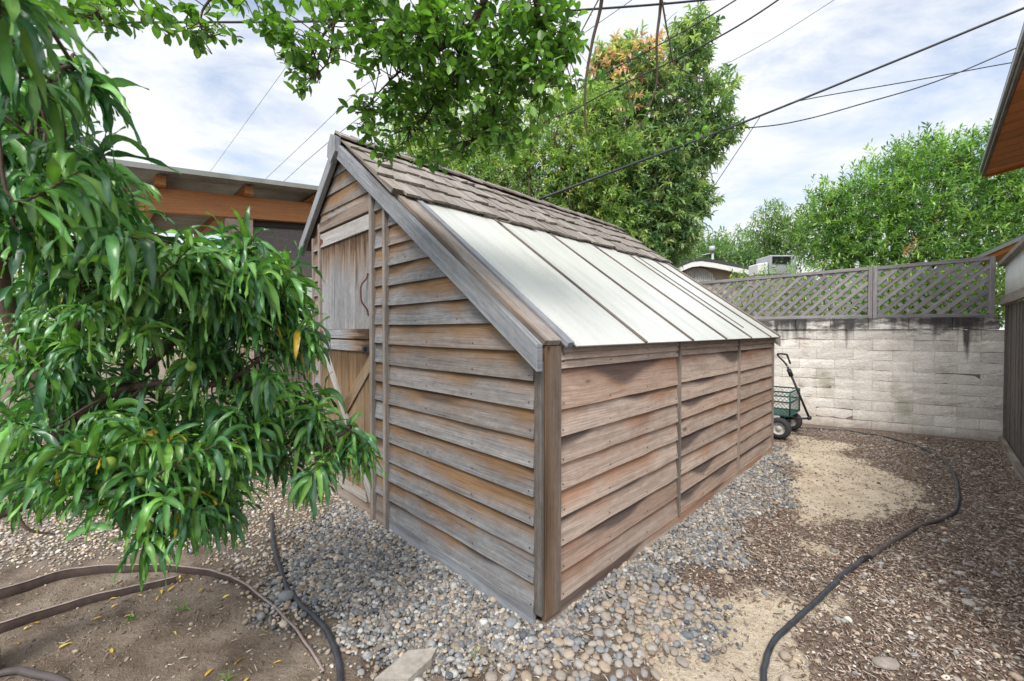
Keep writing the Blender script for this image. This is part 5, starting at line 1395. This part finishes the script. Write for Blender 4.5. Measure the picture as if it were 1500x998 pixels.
# rooftop unit
ac = empty('rooftop_unit', tuple(at(1150, 400, 12.0))); tag(ac, 'grey boxy air conditioning unit with dark louvres on the neighbouring roof', 'air conditioner')
A0 = at(1150, 400, 12.0)
def aw(px_, py_, dy=0): return at(px_, py_, 12.0) - A0 + np.array([0, dy, 0])
mb = MB(); mb.slab(aw(1128, 374, .35), aw(1167, 374, .35), aw(1167, 402, .35), aw(1128, 402, .35), (0, .7, 0)); mb.build('housing', M['acgrey'], ac, .02)
mb = MB()
for k in range(5): mb.slab(aw(1131, 376 + k * 2.2, -.012), aw(1158, 376 + k * 2.2, -.012), aw(1158, 377.3 + k * 2.2, -.012), aw(1131, 377.3 + k * 2.2, -.012), (0, .03, 0))
mb.build('louvre', M['iron'], ac)
mb = MB(); mb.slab(aw(1112, 386, .3), aw(1127, 384, .3), aw(1127, 402, .3), aw(1112, 402, .3), (0, .5, 0)); mb.build('duct', M['white'], ac, .02)
mb = MB(); mb.slab(aw(1110, 404, .3), aw(1172, 404, .3), aw(1172, 700, .3), aw(1110, 700, .3), (0, .5, 0)); mb.build('support', M['stucco'], ac)
p0 = at(1044, 392, 16); vp = empty('vent_pole', tuple(p0)); tag(vp, 'thin grey pole with a small head standing over the neighbouring roof', 'pole')
tb = TB(); tb.add([(0, 0, -3.8), at(1044, 361, 16) - p0], .045, 8); tb.build('pole', M['acgrey'], vp)
tb = TB(); tb.add([at(1043, 361, 16) - p0, at(1043, 369, 16) - p0], .11, 8); tb.build('pole_head', M['acgrey'], vp)
tb = TB(); tb.add([at(1043, 371, 16) - p0, at(1028, 374, 16) - p0], .02, 6); tb.build('pole_arm', M['acgrey'], vp)

# house beyond the fence corner: red-brown boarded soffit, eave parallel to the fence
EC = at(1440, 257, 6.95)
eh = empty('red_soffit_house', (EC[0], EC[1], 0), R(45))      # local -x = towards the camera along the eave, -y = away from the eave (right)
tag(eh, 'house beyond the fence corner with a red brown boarded soffit high at the right edge', 'house')
ez = EC[2]
def epart(name, mat, fn, bev=.003): mb = MB(); fn(mb); return mb.build(name, M[mat], eh, bev)
sl2 = .16      # soffit rises away from the eave
def sof(q):
    for k in range(16):
        a = -k * .34
        q.slab((a - .004, -.02, ez + .0), (a - .004, -1.6, ez + 1.6 * sl2), (a - .322, -1.6, ez + 1.6 * sl2), (a - .322, -.02, ez + .0), (0, 0, .02))
epart('soffit', 'soffit', sof)
epart('fascia', 'fence', lambda q: q.slab((.02, .0, ez + .10), (-5.5, .0, ez + .10), (-5.5, .0, ez - .02), (.02, .0, ez - .02), (0, .03, 0)))
epart('gutter_edge', 'acgrey', lambda q: q.slab((.03, .03, ez + .115), (-5.5, .03, ez + .115), (-5.5, .03, ez + .06), (.03, .03, ez + .06), (0, .025, 0)))
epart('end_fascia', 'soffit', lambda q: q.slab((.02, -.02, ez + .02), (.02, -1.6, ez + 1.6 * sl2 + .02), (.02, -1.6, ez + 1.6 * sl2 - .06), (.02, -.02, ez - .045), (.03, 0, 0)))
epart('roof', 'roofing', lambda q: q.slab((.03, .04, ez + .13), (-5.5, .04, ez + .13), (-5.5, -3.5, ez + 1.0), (.03, -3.5, ez + 1.0), (0, 0, .03)))
epart('wall', 'stucco', lambda q: q.slab((-.4, -1.62, ez + .2), (-5.5, -1.62, ez + .2), (-5.5, -1.62, 0), (-.4, -1.62, 0), (0, .1, 0)))
# lower eave seen over the lattice at the right
lo0, lo1 = at(1426, 378, 8.6), at(1520, 336, 6.9)
lh = empty('low_eave_house', (lo0[0], lo0[1], 0)); tag(lh, 'low red eave with a grey roof edge showing just above the end of the lattice', 'house')
L0 = np.array([lo0[0], lo0[1], 0])
dv = (lo1 - lo0) / np.linalg.norm(lo1 - lo0); back = np.cross(dv, (0, 0, 1)); back = back / np.linalg.norm(back)
if back[0] < 0: back = -back
a_, b_ = lo0 - L0, lo1 - L0
mb = MB(); mb.slab(a_, b_, b_ - (0, 0, .07), a_ - (0, 0, .07), back * .04); mb.build('gutter_edge', M['acgrey'], lh)
mb = MB(); mb.slab(a_ - (0, 0, .073) + back * .02, b_ - (0, 0, .073) + back * .02, b_ - (0, 0, .16) + back * .02, a_ - (0, 0, .16) + back * .02, back * .03); mb.build('fascia', M['soffit'], lh)
mb = MB()
for k in range(5):
    o0, o1 = back * (.05 + k * .2), back * (.05 + k * .2 + .194)
    mb.slab(a_ - (0, 0, .10) + o0, b_ - (0, 0, .10) + o0, b_ - (0, 0, .10) + o1, a_ - (0, 0, .10) + o1, (0, 0, .02))
mb.build('soffit', M['soffit'], lh)
mb = MB(); mb.slab(a_ + back * .9 - (0, 0, .12), b_ + back * .9 - (0, 0, .12), (b_ + back * .9) * (1, 1, 0), (a_ + back * .9) * (1, 1, 0), back * .1); mb.build('wall', M['stucco'], lh)
mb = MB(); mb.slab(a_ + (0, 0, .01), b_ + (0, 0, .01), b_ + back * 2 + (0, 0, .5), a_ + back * 2 + (0, 0, .5), (0, 0, .02)); mb.build('roof', M['roofing'], lh)

# ------------------------------------------------------------------ overhead cables
def cable(pts, r, label, extra=None):
    P = smooth_path([at(*p) for p in pts], 10)
    c0 = P.mean(0); tb = TB(); tb.add(P - c0, r, 6)
    o = tb.build('overhead_cable', M['cable']); o.location = tuple(c0); tag(o, label, 'cable'); return o
cable([(-200, 42, 5.0), (100, 34, 5.0), (430, 32, 5.1), (620, 27, 5.2), (800, 18, 5.3), (1050, -2, 5.5), (1300, -40, 5.8)], .013, 'thick black cable crossing the top of the sky behind the hanging leaves')
mc = cable([(1900, -150, 6), (1500, 12, 7.0), (1330, 82, 7.6), (1113, 170, 8.4), (920, 243, 7.2), (790, 292, 6.9)], .021, 'thickest black cable bundle, sloping across the sky from the upper right to the shed roof')
cable([(1560, 45, 7.0), (1500, 66, 7.0), (1370, 120, 7.4), (1260, 153, 7.7), (1180, 175, 8.0), (1113, 186, 8.3), (1010, 190, 8.6)], .011, 'sagging grey cable looping under the thickest bundle on the right')
cable([(1640, 70, 7.5), (1500, 89, 7.5), (1340, 118, 7.8), (1180, 146, 8.2), (1140, 160, 8.4)], .009, 'thin black wire branching off the thickest bundle towards the red soffit')
cable([(1320, -140, 5.2), (1140, 0, 5.6), (1020, 72, 6.2), (895, 132, 6.8), (830, 168, 7.2)], .011, 'black cable running down into the evergreen, lower of the two at the top')
cable([(1260, -120, 5.2), (1078, 0, 5.6), (980, 58, 6.2), (868, 118, 6.8), (820, 150, 7.2)], .009, 'black cable running down into the evergreen, upper of the two at the top')
cable([(1330, -70, 6), (1222, 0, 6.4), (1130, 58, 6.9), (1045, 104, 7.4), (960, 150, 8)], .004, 'thin wire slanting down from the top towards the right edge of the evergreen')
cable([(940, -10, 5.5), (890, 25, 5.8), (830, 66, 6.2)], .004, 'short thin wire slanting down beside the hanging bare twigs')
cable([(1113, 172, 8.4), (1078, 225, 8.5), (1040, 282, 8.6)], .008, 'short drop wire hanging from the thickest bundle beside the evergreen')
cable([(560, 110, 8), (525, 133, 8.5), (450, 205, 10), (370, 280, 12), (300, 345, 14)], .005, 'faint thin wire in the pale sky over the porch, middle of three')
cable([(560, 150, 8), (510, 185, 8.5), (450, 235, 10), (400, 280, 12), (330, 340, 14)], .006, 'faint thin wire passing closest to the shed peak')
cable([(440, 70, 8), (412, 108, 9), (360, 180, 10), (305, 255, 12), (260, 310, 14)], .004, 'faint thin wire furthest left in the pale sky over the porch')

# ------------------------------------------------------------------ fallen leaves and weeds
my = leafmat('fallen_leaf', .15, .6)
FL = []
for k in range(4):
    n_ = 1
    v_, f_, c_ = leaf_arrays(np.array([[0, 0, .004]]), np.array([[1, 0, .15 + .1 * k]]), np.array([1.0]), np.array([.27]), np.array([.5 + .25 * k]), np.array([[(.55, .36, .04), (.50, .30, .03), (.42, .33, .10), (.60, .44, .08)][k]]), 6, 'lance', .5 - .1 * k, .08, roll=.1)
    o = bulk('fallen_leaf', v_, f_, my, None, c_); FL.append(o.data); bpy.data.objects.remove(o)
spots = [(338, 874), (270, 850), (262, 846), (235, 858), (160, 876), (165, 885), (205, 872), (140, 903), (30, 914), (260, 922), (300, 984), (375, 893), (170, 950), (345, 966), (362, 983), (320, 845), (176, 867), (110, 880), (90, 945), (230, 880), (300, 860), (60, 905), (537, 925), (190, 902), (250, 862), (282, 852), (20, 940), (150, 870), (222, 850), (410, 960)]
for (px_, py_) in spots:
    p_ = gnd(px_ + random.gauss(0, 3), py_ + random.gauss(0, 2))
    o = bpy.data.objects.new('fallen_leaf', random.choice(FL)); col.objects.link(o)
    s_ = random.uniform(.028, .055); o.scale = (s_, s_, s_)
    o.rotation_euler = (random.gauss(0, .4), random.gauss(0, .15), random.uniform(0, 6.28)); o.location = (p_[0], p_[1], float(gh(p_[0], p_[1])) + .006)
    tag(o, 'small curled yellow leaf fallen on the ground near the tree basin', 'leaf', 'fallen yellow leaves')
mg = leafmat('weed_leaf', .3, .5)
for (px_, py_, lb) in ((268, 890, 'wispy green weed sprouting from the soil near the curved edging'), (510, 945, None), (195, 905, 'green fallen leafy sprig lying across the dry soil'), (330, 985, 'tiny pale weed sprouting in the soil at the bottom of the basin'), (700, 960, 'small tuft of grass blades poking from the gravel near the paver'), (556, 940, 'single green leaf blade upright in the gravel left of the paver')):
    if lb is None: continue
    p_ = gnd(px_, py_); n_ = 9
    bs = np.zeros((n_, 3)) + RNG.normal(0, .008, (n_, 3)) * (1, 1, 0); dd_ = RNG.normal(0, .5, (n_, 3)); dd_[:, 2] = np.abs(dd_[:, 2]) + .35
    if 'single' in lb: bs, dd_, n_ = bs[:2], dd_[:2], 2
    v_, f_, c_ = leaf_arrays(bs, dd_, RNG.uniform(.03, .08, n_), RNG.uniform(.004, .009, n_), RNG.uniform(.5, 1.8, n_), np.tile([(.13, .24, .05)], (n_, 1)) * RNG.uniform(.7, 1.2, n_)[:, None], 4, 'lance', .2)
    o = bulk('weed', v_, f_, mg, None, c_); o.location = (p_[0], p_[1], float(gh(p_[0], p_[1])) - .002); tag(o, lb, 'weed')
